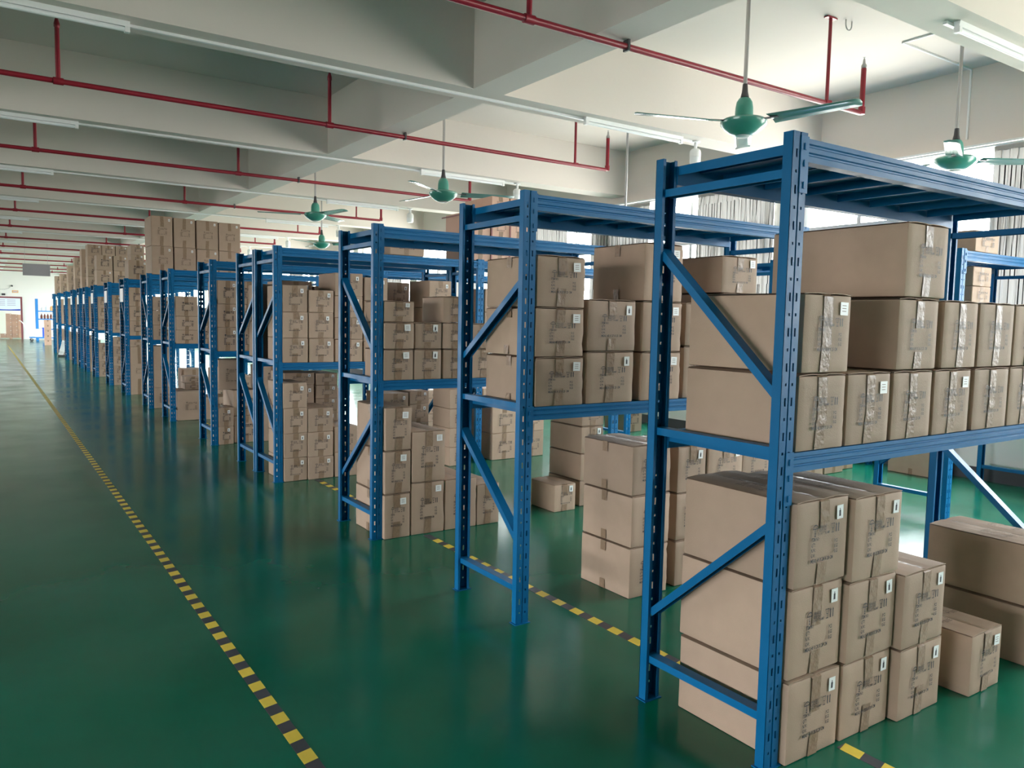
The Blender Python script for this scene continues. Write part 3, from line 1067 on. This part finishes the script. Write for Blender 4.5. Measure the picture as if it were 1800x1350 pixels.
def carton(x0, x1, y, d, z0, z1, label, group, detail=2, pr='c', sticker=1, tape=1, side_tape=0, crumple=0.0, matname='cardboard', rot=0.0, name='cardboard_carton', flaps=True, pshift=(0, 0), top_print=False):
    NCART[0] += 1
    seed = NCART[0]
    rng = random.Random(seed * 13 + 5)
    g = 0.0015
    wd, h = (x1 - x0) - 2 * g, z1 - z0 - 0.0015
    has_flap = flaps and detail >= 2
    hb = h - (0.0075 if has_flap else 0)
    r = empty(name, ((x0 + x1) / 2, y + d / 2, z0 + 0.0008), rot)
    tag(r, label, 'carton', group)
    link('body', body_mesh(wd, d, hb, detail, matname, crumple, seed), r)
    if has_flap:
        for s in (-1, 1):
            b = MB()
            xa, xb = s * (wd / 2 - 0.001), s * 0.001
            n = 6
            top = []
            for i in range(n + 1):
                t = i / n
                x = xa + (xb - xa) * t
                lift = hb + 0.0005 + 0.0045 * math.sin(math.pi * min(1, t * 0.85)) * rng.uniform(0.85, 1.1)
                top.append((x, lift))
            th = 0.0022
            for (xa_, za), (xb_, zb) in zip(top, top[1:]):
                y0_, y1_ = -d / 2 + 0.001, d / 2 - 0.001
                b.quad((xa_, y0_, za), (xb_, y0_, zb), (xb_, y0_, zb + th), (xa_, y0_, za + th))
                b.quad((xa_, y1_, za), (xb_, y1_, zb), (xb_, y1_, zb + th), (xa_, y1_, za + th))
                b.quad((xa_, y0_, za + th), (xb_, y0_, zb + th), (xb_, y1_, zb + th), (xa_, y1_, za + th))
                b.quad((xa_, y0_, za), (xb_, y0_, zb), (xb_, y1_, zb), (xa_, y1_, za))
            b.build('flap', matname, r, smooth=40)
    yf = -d / 2
    if tape:
        tw = 0.024
        xo = rng.uniform(-0.006, 0.006)
        lt, lb = rng.uniform(0.26, 0.44) * h, rng.uniform(0.24, 0.40) * h
        if tape == 2:
            lt, lb = 0.62 * h, 0.40 * h
        zt = hb + (0.0052 if has_flap else 0.0006)
        b = MB()
        e = 0.0012 + (0.003 if detail >= 2 else 0)
        # down the face
        sk = rng.uniform(-0.006, 0.006)
        n = 5
        for i in range(n):
            za, zb = hb - 0.004 - (lt - 0.004) * i / n, hb - 0.004 - (lt - 0.004) * (i + 1) / n
            xa, xb = xo + sk * i / n, xo + sk * (i + 1) / n
            ya, yb = yf - e - 0.0006 * (i % 2), yf - e - 0.0006 * ((i + 1) % 2)
            b.quad((xa - tw, ya, za), (xa + tw, ya, za), (xb + tw, yb, zb), (xb - tw, yb, zb))
        b.quad((xo - tw, yf + 0.012, zt), (xo + tw, yf + 0.012, zt), (xo + tw, yf - e, hb - 0.004), (xo - tw, yf - e, hb - 0.004))
        b.quad((xo - tw, yf + 0.012, zt), (xo + tw, yf + 0.012, zt), (xo + tw, d / 2 - 0.004, zt), (xo - tw, d / 2 - 0.004, zt))
        b.build('tape', 'tape_brown', r)
        if detail >= 1 and tape != 3:
            b = MB()
            b.quad((xo - tw - 0.006, yf - e, 0.003), (xo + tw - 0.006, yf - e, 0.003), (xo + tw, yf - e, lb), (xo - tw, yf - e, lb))
            b.build('tape', 'tape_brown', r)
    if side_tape:
        for za, zb, yc in ((h * 0.78, h * 0.985, 0.02), (0.004, h * 0.2, 0.03)):
            yy = yc * d + rng.uniform(-0.01, 0.01)
            MB().quad((-wd / 2 - 0.005, yy - 0.02, za), (-wd / 2 - 0.005, yy + 0.02, za), (-wd / 2 - 0.005, yy + 0.02, zb), (-wd / 2 - 0.005, yy - 0.02, zb)).build('tape', 'tape_brown', r)
    if pr:
        s = min(wd / 0.285, 1.25) * (1.0 if pr in 'abc' else 0.95)
        s2 = min(h / 0.27, 1.2)
        if h > 0.36:
            s, s2 = s * 0.85, s * 0.85
        p = link('printed_text', PRINT[pr], r, (wd * 0.02 + pshift[0] + rng.uniform(-0.004, 0.004), yf - 0.0072, h * 0.505 + pshift[1]))
        p.scale = (s, 1, s2)
    if top_print:
        for sx_ in (-1, 1):
            tp = link('printed_text', PRINT['f'], r, (sx_ * wd * 0.27, 0.02 * sx_, h + 0.0035), (R(-90), 0, R(90)))
            tp.scale = (0.8, 1, 0.55)
    if sticker:
        st = link('sticker', STK_ME if sticker == 1 else STK2_ME, r, (wd * 0.5 - 0.048 + rng.uniform(-0.006, 0.004), yf - 0.0055, h - 0.052 * min(1, h / 0.25) + rng.uniform(-0.004, 0.003)), (0, rng.uniform(-0.05, 0.05), 0))
        if detail < 2:
            st.scale = (0.75, 1, 0.75)
        if h < 0.16:
            st.scale = (0.7, 1, 0.6)
    return r


TIER = {1: ['sole'], 2: ['lower', 'upper'], 3: ['bottom', 'middle', 'top'], 4: ['bottom', 'second', 'third', 'top']}
LEVEL = {'F': 'on the floor', 'M': 'on middle shelf', 'T': 'on top'}


def tiers(n):
    return TIER[n] if n in TIER else ['bottom'] + ORD[1:n - 1] + ['top']


COUNT = {}


def column(rk, lev, x0, x1, zs, y=0.0, d=0.46, **kw):
    """one stack of cartons of rack rk"""
    if x0 < 0.073:
        x0 = 0.073
    k = (rk, lev)
    COUNT[k] = COUNT.get(k, 0) + 1
    n = len(zs) - 1
    kw.setdefault('detail', 2 if rk <= 3 else (1 if rk <= 9 else 0))
    kw.setdefault('pr', 'c' if rk <= 5 else 's')
    if rk > 11:
        kw['tape'] = 3
    stack = ORD[COUNT[k] - 1]
    for i in range(n):
        tn = tiers(n)[i]
        if n == 1:
            lb = 'brown carton forming the %s stack %s %s' % (stack, LEVEL[lev] + (' under' if lev == 'F' else ' of'), NAME[rk])
        else:
            lb = '%s carton of the %s stack %s %s' % (tn, stack, LEVEL[lev] + (' under' if lev == 'F' else ' of'), NAME[rk])
        kk = dict(kw)
        if i < n - 1:
            kk.pop('top_print', None)
        jx = random.uniform(-0.004, 0.004)
        carton(x0 + jx, x1 + jx, RY[rk] + y + random.uniform(-0.006, 0.006), d, zs[i], zs[i + 1], lb, 'cartons stored at the ' + NAME[rk], **kk)


# rack 1, floor
column(1, 'F', 0.082, 0.358, [0, 0.280, 0.582, 0.868], -0.016, 0.47, pr='a', top_print=True)
column(1, 'F', 0.366, 0.652, [0, 0.276, 0.560, 0.853], -0.03, 0.47, pr='a', top_print=True)
column(1, 'F', 0.662, 0.945, [0, 0.268, 0.548], -0.055, 0.47, pr='a', top_print=True)
column(1, 'F', 1.092, 1.332, [0, 0.247], -0.105, 0.40, pr='b', sticker=2, top_print=True)
column(1, 'F', 1.59, 1.88, [0, 0.255, 0.522], -0.14, 0.49, pr='a', top_print=True)
# rack 1, middle shelf: row by row
g1 = 'cartons stored at the nearest rack'
for i, (a, b) in enumerate(((0.085, 0.335), (0.347, 0.600), (0.618, 0.875), (0.893, 1.158), (1.19, 1.47), (1.482, 1.75))):
    carton(a, b, 0.002, 0.47, 1.0205, 1.268, 'carton %s in the bottom row on middle shelf of nearest rack' % ORD[i], g1, 2, 'b', sticker=2 if i in (1, 3) else 0, tape=2, crumple=0.004 if i == 0 else 0)
for i, (a, b) in enumerate(((0.097, 0.345), (0.631, 0.894), (0.935, 1.188), (1.203, 1.488), (1.50, 1.76))):
    carton(a, b, 0.004, 0.475, 1.2695, 1.526, 'carton %s in the second row on middle shelf of nearest rack' % ORD[i], g1, 2, 'b', sticker=2 if i == 0 else 0, tape=2 if i != 1 else 1)
carton(0.651, 0.924, 0.0, 0.56, 1.5275, 1.792, 'long carton alone on top of the cartons on nearest rack', g1, 2, 'b', sticker=0)

# rack 2
column(2, 'M', 0.078, 0.360, [1.0205, 1.252, 1.482, 1.722], 0.0, 0.43, sticker=2, side_tape=1, crumple=0.006)
column(2, 'M', 0.385, 0.690, [1.0205, 1.277, 1.529], 0.0, 0.43, sticker=1, crumple=0.004)
column(2, 'M', 0.745, 1.020, [1.0205, 1.272, 1.530, 1.825], 0.0, 0.40, sticker=2, side_tape=1, crumple=0.008)
column(2, 'M', 1.06, 1.29, [1.0205, 1.30, 1.53], 0.02, 0.40, sticker=2)
column(2, 'M', 1.32, 1.614, [1.0205, 1.30, 1.590, 1.795], 0.0, 0.43, sticker=2)
column(2, 'F', 0.685, 0.955, [0, 0.268, 0.537, 0.798], -0.02, 0.39, sticker=0, side_tape=1, crumple=0.009)
column(2, 'F', 1.034, 1.251, [0, 0.25, 0.51, 0.765], 0.0, 0.40)
column(2, 'F', 1.262, 1.545, [0, 0.25, 0.50, 0.752], 0.0, 0.40)
column(2, 'F', 1.56, 1.83, [0, 0.25, 0.50, 0.752], 0.01, 0.40)

# rack 3
column(3, 'M', 0.075, 0.283, [1.0205, 1.221, 1.393, 1.528], -0.01, 0.30, sticker=2)
column(3, 'M', 0.288, 0.485, [1.0205, 1.221, 1.393], -0.01, 0.30, sticker=1)
column(3, 'M', 0.495, 0.692, [1.0205, 1.221, 1.395, 1.569], -0.01, 0.30)
column(3, 'M', 0.70, 0.91, [1.0205, 1.221, 1.393], -0.01, 0.30)
column(3, 'M', 0.92, 1.13, [1.0205, 1.221, 1.393], -0.01, 0.30)
column(3, 'F', 0.066, 0.257, [0, 0.292, 0.572, 0.854], -0.03, 0.46, sticker=2, side_tape=1)
column(3, 'F', 0.262, 0.506, [0, 0.350, 0.689], -0.03, 0.45, sticker=2, crumple=0.008)
column(3, 'F', 0.512, 0.757, [0, 0.347], -0.03, 0.44, sticker=0, crumple=0.006)
column(3, 'F', 0.764, 0.945, [0, 0.289], -0.03, 0.40, sticker=0)
column(3, 'F', 1.455, 1.655, [0, 0.210], 0.0, 0.30)
column(3, 'F', 1.745, 1.965, [0, 0.2, 0.41, 0.62, 0.80], 0.06, 0.40)

# rack 4
column(4, 'M', 0.072, 0.293, [1.0205, 1.230, 1.449, 1.677], -0.006, 0.42, sticker=1)
column(4, 'M', 0.298, 0.520, [1.0205, 1.228, 1.450, 1.642], -0.006, 0.42, sticker=1)
column(4, 'M', 0.530, 0.792, [1.0205, 1.22, 1.41, 1.60, 1.80], -0.006, 0.40, sticker=1)
column(4, 'M', 0.803, 1.028, [1.0205, 1.20, 1.38, 1.565, 1.774], -0.006, 0.40, sticker=1)
column(4, 'M', 1.47, 1.71, [1.0205, 1.27, 1.52, 1.775], 0.02, 0.42)
column(4, 'M', 2.075, 2.25, [1.0205, 1.25, 1.49, 1.72], 0.0, 0.40)
column(4, 'F', 0.068, 0.280, [0, 0.202, 0.415, 0.632, 0.848], -0.016, 0.44, sticker=1)
column(4, 'F', 0.286, 0.516, [0, 0.197, 0.413, 0.622], -0.016, 0.44, sticker=1)
column(4, 'F', 0.522, 0.74, [0, 0.22, 0.45], -0.016, 0.44, sticker=0)
column(4, 'F', 1.665, 1.88, [0, 0.182, 0.367, 0.556, 0.745], -0.05, 0.34)
column(4, 'T', 1.05, 1.40, [1.987, 2.20], 0.0, 0.40)
column(4, 'T', 1.94, 2.155, [1.987, 2.23, 2.47], 0.041, 0.52, matname='carton_pink', sticker=0)
column(4, 'T', 2.165, 2.375, [1.987, 2.23, 2.47, 2.63], 0.041, 0.52, matname='carton_pink', sticker=0)
column(4, 'T', 2.385, 2.60, [1.987, 2.23, 2.47, 2.63], 0.041, 0.52, matname='carton_pink', sticker=0)
# dark red straps around that stack
st = empty('packing_straps', (2.27, RY[4] + 0.33, 1.987))
tag(st, 'dark red packing straps around the cartons on top of fourth rack', 'strap')
for z in (0.22, 0.46):
    b = MB()
    b.box(-0.345, 0.345, -0.302, -0.299, z - 0.008, z + 0.004).box(-0.347, -0.344, -0.30, 0.29, z - 0.008, z + 0.004)
    b.build('strap', 'strap_red', st)
for x in (-0.335, -0.11, 0.11):
    MB().box(x - 0.01, x + 0.004, -0.305, -0.302, 0.002, 0.47).build('strap', 'strap_red', st)

# rack 5 (back to back with rack 4)
column(5, 'M', 0.08, 0.255, [1.0205, 1.36, 1.70], 0.03, 0.42)
column(5, 'M', 0.263, 0.56, [1.0205, 1.36, 1.74], 0.03, 0.42)
column(5, 'M', 0.58, 0.86, [1.0205, 1.36, 1.70], 0.03, 0.42)
column(5, 'M', 1.15, 1.32, [1.0205, 1.25, 1.5, 1.70], 0.03, 0.42)
column(5, 'M', 1.325, 1.57, [1.0205, 1.27, 1.52, 1.77], 0.03, 0.42)
column(5, 'F', 0.28, 0.567, [0, 0.25, 0.5, 0.775, 0.89], 0.0, 0.42)
column(5, 'F', 0.578, 0.795, [0, 0.26, 0.52, 0.64, 0.765, 0.88], 0.0, 0.42, sticker=1)
column(5, 'F', 1.27, 1.55, [0, 0.22, 0.44, 0.66], 0.0, 0.42)
column(5, 'F', 1.565, 1.79, [0, 0.2, 0.345, 0.54, 0.675], 0.0, 0.42)
# rack 6
column(6, 'M', 0.075, 0.295, [1.0205, 1.279, 1.531, 1.783], -0.008, 0.44, sticker=1)
column(6, 'M', 0.30, 0.52, [1.0205, 1.279, 1.531, 1.783], -0.008, 0.44)
column(6, 'F', 0.072, 0.235, [0, 0.20, 0.405], -0.008, 0.30, sticker=1)
column(6, 'F', 0.245, 0.52, [0, 0.30, 0.585], 0.05, 0.45, sticker=0)
column(6, 'F', 0.56, 0.80, [0, 0.30, 0.585, 0.85], 0.05, 0.45, sticker=0)
carton(0.12, 0.40, RY[6] + 0.16, 0.34, 0.5855, 0.92, 'tall plain carton behind, above the floor cartons under sixth rack', 'cartons stored at the sixth rack', 1, 'f', sticker=0, tape=0)
# rack 7
column(7, 'M', 0.085, 0.362, [1.0205, 1.202, 1.384, 1.645], -0.005, 0.44, sticker=0)
column(7, 'M', 0.375, 0.64, [1.0205, 1.26, 1.5], -0.005, 0.44)
column(7, 'F', 0.09, 0.42, [0, 0.391], -0.005, 0.52, sticker=0, tape=0, pr='f')
column(7, 'F', 0.45, 0.75, [0, 0.30], -0.005, 0.45)
carton(0.23, 0.45, RY[7] + 0.22, 0.28, 0.3925, 0.48, 'lower flat carton lying on the big carton under seventh rack', 'cartons stored at the seventh rack', 1, 's', sticker=0)
carton(0.23, 0.45, RY[7] + 0.22, 0.28, 0.4815, 0.57, 'upper flat carton lying on the big carton under seventh rack', 'cartons stored at the seventh rack', 1, 's', sticker=0)
# rack 8
column(8, 'M', 0.068, 0.33, [1.0205, 1.242, 1.456, 1.661], -0.008, 0.44)
column(8, 'F', 0.07, 0.36, [0, 0.311, 0.93], -0.008, 0.44, sticker=0, pr='f')
for i, (a, b) in enumerate(((0.066, 0.368), (0.385, 0.69), (0.705, 1.02), (1.03, 1.352))):
    column(8, 'T', a, b, [1.987, 2.408 - 0.006 * i, 2.845 - 0.008 * i], 0.0, 0.54, pr='f', sticker=1, tape=1, detail=1)
# rack 9
column(9, 'M', 0.06, 0.33, [1.0205, 1.278, 1.527, 1.846], -0.005, 0.44)
column(9, 'F', 0.056, 0.34, [0, 0.828, 0.955], -0.005, 0.44, sticker=0, pr='f')
column(9, 'T', 0.05, 0.38, [1.987, 2.316], 0.0, 0.44)
# rack 10
column(10, 'M', 0.07, 0.255, [1.0205, 1.27, 1.51, 1.75], -0.01, 0.44)
column(10, 'M', 0.262, 0.45, [1.0205, 1.27, 1.51, 1.75], -0.01, 0.44)
column(10, 'F', 0.062, 0.30, [0, 0.188, 0.376, 0.565, 0.755, 0.93], -0.01, 0.44)
column(10, 'T', 0.42, 0.66, [1.987, 2.17, 2.36, 2.55, 2.735], 0.0, 0.44)
# rack 11
column(11, 'M', 0.07, 0.255, [1.0205, 1.27, 1.51, 1.75], -0.01, 0.44)
column(11, 'M', 0.262, 0.45, [1.0205, 1.27, 1.51, 1.75], -0.01, 0.44)
column(11, 'F', 0.067, 0.30, [0, 0.17, 0.342, 0.55, 0.73], -0.01, 0.44)
column(11, 'T', 0.043, 0.385, [1.987, 2.325, 2.655], 0.0, 0.44)
column(11, 'T', 0.403, 0.69, [1.987, 2.325, 2.65], 0.0, 0.44)
# rack 12
column(12, 'M', 0.07, 0.32, [1.0205, 1.27, 1.51, 1.75], -0.01, 0.44)
column(12, 'F', 0.067, 0.30, [0, 0.25, 0.5, 0.75], -0.01, 0.44)
for a, b in ((0.045, 0.37), (0.378, 0.655), (0.663, 0.935)):
    column(12, 'T', a, b, [1.987, 2.24, 2.49, 2.735, 2.995], 0.0, 0.44)
for i, (tops, xs) in {13: ([1.987, 2.3, 2.6, 2.97], (0.03, 0.33)), 14: ([1.987, 2.3, 2.6, 2.86], (0.025, 0.30)), 15: ([1.987, 2.26, 2.5, 2.75], (0.09, 0.40)), 16: ([1.987, 2.3, 2.6], (0.05, 0.35)), 17: ([1.987, 2.26, 2.6], (0.07, 0.28))}.items():
    column(i, 'M', 0.07, 0.32, [1.0205, 1.30, 1.56, 1.80], -0.01, 0.44)
    column(i, 'F', 0.067, 0.30, [0, 0.28, 0.56, 0.82], -0.01, 0.44)
    column(i, 'T', xs[0], xs[1], tops, 0.0, 0.44)
column(17, 'T', 0.29, 0.52, [1.987, 2.26, 2.6], 0.0, 0.44)

# more cartons deeper along the shelves
for rk, cols in {6: ((0.85, 1.12), (1.2, 1.5)), 7: ((0.8, 1.1), (1.15, 1.45), (1.5, 1.8)), 8: ((0.5, 0.8), (0.95, 1.25)), 9: ((0.5, 0.8),)}.items():
    for a, b in cols:
        column(rk, 'F', a, b, [0, 0.28, 0.57], 0.05, 0.44, sticker=0)
for rk, cols in {6: ((0.55, 0.8), (0.9, 1.2)), 7: ((0.9, 1.2),), 8: ((0.45, 0.75),)}.items():
    for a, b in cols:
        column(rk, 'M', a, b, [1.0205, 1.28, 1.55], 0.05, 0.44, sticker=0)

# second bays towards the windows
column(4, 'F', 2.2, 2.5, [0, 0.27, 0.55], 0.03, 0.42, sticker=0)
column(4, 'F', 2.55, 2.85, [0, 0.27, 0.55], 0.03, 0.42, sticker=0)
column(6, 'F', 2.62, 2.98, [0, 0.10, 0.20, 0.30, 0.40, 0.50], 0.05, 0.44, pr='s')
column(6, 'F', 3.06, 3.42, [0, 0.10, 0.20, 0.30, 0.40, 0.50], 0.05, 0.44, pr='s')
column(6, 'F', 3.49, 3.85, [0, 0.10, 0.20, 0.30, 0.40, 0.50], 0.05, 0.44, pr='s')
column(6, 'M', 2.2, 2.5, [1.0205, 1.27, 1.52], 0.02, 0.42, sticker=0)
column(6, 'M', 2.55, 2.85, [1.0205, 1.27, 1.52], 0.02, 0.42, sticker=0)
column(6, 'M', 2.95, 3.25, [1.0205, 1.27], 0.02, 0.42, sticker=0)
carton(4.8, 5.1, 5.95, 0.4, 0.0, 0.36, 'sunlit pale carton standing alone on the floor near the windows', 'cartons by the window wall', 1, 's', 0)

# window side racks
gw = 'cartons by the window wall'
for i, (a, b) in enumerate(((1.0205, 1.25), (1.2505, 1.43), (1.4305, 1.607), (1.6075, 1.735), (1.7355, 1.88))):
    carton(4.03, 4.31, 1.401, 0.44, a, b, '%s carton of the stack on the rack at the window wall' % tiers(5)[i], gw, 1, 's', 0)
carton(4.03, 4.385, 1.40, 0.46, 1.9865, 2.145, 'pale carton lying on top of the rack at the window wall', gw, 1, 's', 0)
for i, (a, b) in enumerate(((3.99, 4.28), (4.30, 4.60), (4.62, 4.92))):
    carton(a, b, 2.93, 0.44, 0.0, 0.25, 'low carton on the floor below the window rack, %s from the walkway' % ORD[i], gw, 1, 's', 0)
carton(4.95, 5.2, 3.0, 0.4, 0.0, 0.26, 'brown carton on the floor between pale cartons and long carton', gw, 1, 's', 0)
carton(5.39, 5.68, 2.27, 0.48, 0.0, 0.30, 'long plain carton on the floor against the window wall', gw, 1, None, 0, tape=0, side_tape=1)

# ================================================================= SIGN SHEETS ON FAR RACKS
for i in (9, 10, 11, 12, 13, 14, 15, 16, 17):
    s = MB().box(-0.006, -0.004, 0.10, 0.46, 1.60, 1.83).build('paper_sign', 'sticker_white', None, (0, RY[i], 0))
    tag(s, 'white paper sheet fixed to the end frame of the %s' % NAME[i], 'sign', 'white sheets on the far rack ends')

# ================================================================= FAR END
bn = empty('banner', ((DX0 + DX1) / 2, YE - 0.06, 1.40))
tag(bn, 'pale blue notice banner over the far doorway', 'banner')
hw = (DX1 - DX0) / 2 - 0.07
MB().box(-hw, hw, 0, 0.02, 0, 0.60).build('panel', 'banner_white', bn)
wv = MB()
n = 14
for i in range(n):
    xa, xb = -hw + 2 * hw * i / n, -hw + 2 * hw * (i + 1) / n
    f_ = lambda x: 0.10 + 0.05 * math.sin((x + hw) * 2.2)
    wv.quad((xa, -0.002, 0.0), (xb, -0.002, 0.0), (xb, -0.002, f_(xb)), (xa, -0.002, f_(xa)))
wv.build('blue_wave', 'banner_blue', bn)
for r_ in range(4):
    ln = MB()
    for (a, b) in ((-1.2, -0.5), (-0.38, 0.25), (0.36, 0.72), (0.80, 1.15)):
        ln.quad((a, -0.002, 0.50 - r_ * 0.085), (b, -0.002, 0.50 - r_ * 0.085), (b, -0.002, 0.53 - r_ * 0.085), (a, -0.002, 0.53 - r_ * 0.085))
    ln.build('text_line', 'banner_ink', bn)

# cartons behind the doorway
pal = empty('pallet', (-0.85, YE + 0.55, 0))
tag(pal, 'low wooden pallet under the cartons behind the far doorway', 'pallet')
for yy in (0, 0.25, 0.5):
    MB().box(-0.6, 0.6, yy - 0.05, yy + 0.05, 0.05, 0.07).build('deck_board', 'carton_pink', pal)
for xx in (-0.5, 0, 0.5):
    MB().box(xx - 0.05, xx + 0.05, -0.05, 0.55, 0, 0.05).build('bearer', 'carton_pink', pal)
k = 0
for cx, hts in enumerate(([0.07, 0.25], [0.07, 0.25, 0.45, 0.65, 0.85, 1.05, 1.25], [0.07, 0.27, 0.47, 0.67, 0.87, 1.05, 1.22], [0.07, 0.27, 0.47, 0.67, 0.87, 1.04, 1.20])):
    for i in range(len(hts) - 1):
        a = -1.30 + cx * 0.25
        carton(a, a + 0.245, YE + 0.52, 0.4, hts[i] + (0.001 if i == 0 else 0), hts[i + 1], '%s pinkish carton of the %s stack on pallet behind the far doorway' % (tiers(max(1, len(hts) - 1))[i], ORD[cx]), 'pinkish cartons behind the doorway', 0, None, 2, 0, matname='carton_pink')

# blue shelf with bottles
sh = empty('shelf_unit', (0.10, 42.0, 0))
tag(sh, 'bright blue open shelf unit with bottles against the end wall', 'shelf')
for x in (0.0, 1.3):
    for y in (0, 0.45):
        MB().box(x, x + 0.1, y, y + 0.06, 0, 1.98).build('post', 'shelf_blue', sh)
for z in (0.15, 0.56, 1.04, 1.42):
    MB().box(0.1, 1.3, 0, 0.51, z - 0.05, z).build('shelf_board', 'shelf_blue', sh)
for i in range(4):
    b = MB().lathe([(0.045, 0), (0.05, 0.01), (0.05, 0.14), (0.02, 0.19), (0.018, 0.24)], n=12).build('bottle', 'bottle_brown', None, (0.34 + i * 0.13, 42.2, 1.0405), smooth=40)
    tag(b, 'dark brown bottle on the blue shelf, %s from its post' % ORD[i], 'bottle', 'bottles on the blue shelf')
for i, (c_, hh) in enumerate((('white_plastic', 0.17), ('white_plastic', 0.26), ('plaque_orange', 0.24))):
    b = MB().lathe([(0.06, 0), (0.065, 0.01), (0.065, hh * 0.7), (0.03, hh * 0.85), (0.03, hh)], n=12).build('canister', c_, None, (0.38 + i * 0.19, 42.2, 1.4205), smooth=40)
    tag(b, '%s canister on the upper board of the blue shelf' % ('small white', 'tall white', 'orange')[i], 'canister', 'canisters on the blue shelf')

# platform trolley with crates
tl = empty('platform_trolley', (-0.35, 40.9, 0))
tag(tl, 'white handled platform trolley loaded with crates by far wall', 'trolley')
MB().box(0.12, 0.86, -0.25, 0.25, 0.16, 0.21).build('platform', 'shelf_blue', tl)
MB().tube([(0.16, -0.22, 0.2), (0.02, -0.22, 0.5), (-0.1, -0.22, 0.8), (-0.2, -0.22, 0.93), (-0.26, -0.2, 0.95), (-0.26, 0.2, 0.95), (-0.2, 0.22, 0.93), (-0.1, 0.22, 0.8), (0.02, 0.22, 0.5), (0.16, 0.22, 0.2)], 0.016, 8).build('handle', 'white_plastic', tl, smooth=40)
for x in (0.2, 0.78):
    for y in (-0.2, 0.2):
        MB().tube([(x, y - 0.02, 0.07), (x, y + 0.02, 0.07)], 0.07, 14).build('caster', 'dark_metal', tl, smooth=40)
        MB().box(x - 0.02, x + 0.02, y - 0.026, y + 0.026, 0.08, 0.16).build('caster_fork', 'metal_grey', tl)
cr = empty('plastic_crate', (0.12, 40.78, 0.211))
tag(cr, 'white plastic crate on the trolley', 'crate')
MB().box(-0.15, 0.15, -0.12, 0.14, 0, 0.02).box(-0.15, -0.135, -0.12, 0.14, 0.02, 0.36).box(0.135, 0.15, -0.12, 0.14, 0.02, 0.36).box(-0.135, 0.135, -0.12, -0.105, 0.02, 0.36).box(-0.135, 0.135, 0.125, 0.14, 0.02, 0.36).build('walls', 'white_plastic', cr)
MB().box(-0.16, 0.16, -0.13, 0.15, 0.34, 0.37).box(-0.1, 0.1, -0.124, -0.12, 0.1, 0.13).build('rim', 'white_plastic', cr)
cr = empty('plastic_crate', (0.43, 40.95, 0.211))
tag(cr, 'deep blue plastic crate on the trolley', 'crate')
MB().box(-0.14, 0.14, -0.12, 0.14, 0, 0.02).box(-0.14, -0.125, -0.12, 0.14, 0.02, 0.42).box(0.125, 0.14, -0.12, 0.14, 0.02, 0.42).box(-0.125, 0.125, -0.12, -0.105, 0.02, 0.42).box(-0.125, 0.125, 0.125, 0.14, 0.02, 0.42).build('walls', 'crate_blue', cr)
MB().box(-0.15, 0.15, -0.13, 0.15, 0.40, 0.43).build('rim', 'crate_blue', cr)

# wall bits at the far end
pq = empty('wall_plaque', (-0.64, YE - 0.012, 2.33))
tag(pq, 'small orange plaque on the end wall above the doorway', 'plaque')
MB().box(-0.13, 0.13, 0, 0.011, -0.06, 0.06).build('plate', 'plaque_orange', pq)
MB().quad((-0.09, -0.001, -0.02), (0.09, -0.001, -0.02), (0.09, -0.001, 0.02), (-0.09, -0.001, 0.02)).build('text_line', 'banner_ink', pq)
bx_ = MB().box(-0.075, 0.075, 0, 0.05, -0.05, 0.05).box(-0.06, 0.06, -0.006, 0, -0.035, 0.035).build('wall_clock', 'dark_metal', None, (-1.13, YE - 0.051, 2.18))  # plain black wall box with a raised front
tag(bx_, 'small black wall box beside the orange plaque', 'wall box')
cc = empty('security_camera', (-0.78, YE - 0.001, 2.62))
tag(cc, 'small black camera with trailing cable on the end wall', 'camera')
MB().obox((0, -0.02, 0), (0.02, -0.16, -0.03), 0.06, 0.06, (0, 0, 1)).build('camera_body', 'dark_metal', cc)
MB().tube([(0, -0.01, 0), (-0.12, -0.01, -0.14), (-0.3, -0.01, -0.2), (-0.8, -0.01, -0.18)], 0.008, 6).build('cable', 'metal_grey', cc)

# carton pile beyond the last rack and the white stand on the floor
for i in range(5):
    carton(0.10, 0.34, 36.0, 0.40, 0.21 * i, 0.21 * (i + 1) - 0.001, '%s carton of the floor stack standing beyond the last rack' % tiers(5)[i], 'cartons beyond the last rack', 0, None, 0, 3, matname='carton_pink')
fs = empty('floor_stand', (0.0, 26.55, 0))
tag(fs, 'white slanted floor stand with black foot between far racks', 'stand')
MB().box(-0.11, 0.10, -0.10, 0.10, 0, 0.06).build('foot', 'dark_metal', fs)
MB().obox((-0.02, 0, 0.06), (0.10, 0, 0.50), 0.03, 0.13, (0, 1, 0)).build('pole', 'white_plastic', fs)
MB().obox((0.0, -0.03, 0.16), (0.02, -0.03, 0.20), 0.03, 0.15, (0, 1, 0)).obox((0.08, -0.03, 0.42), (0.09, -0.03, 0.46), 0.03, 0.15, (0, 1, 0)).build('white_band', 'sticker_white', fs)

print('CARTONS', NCART[0])
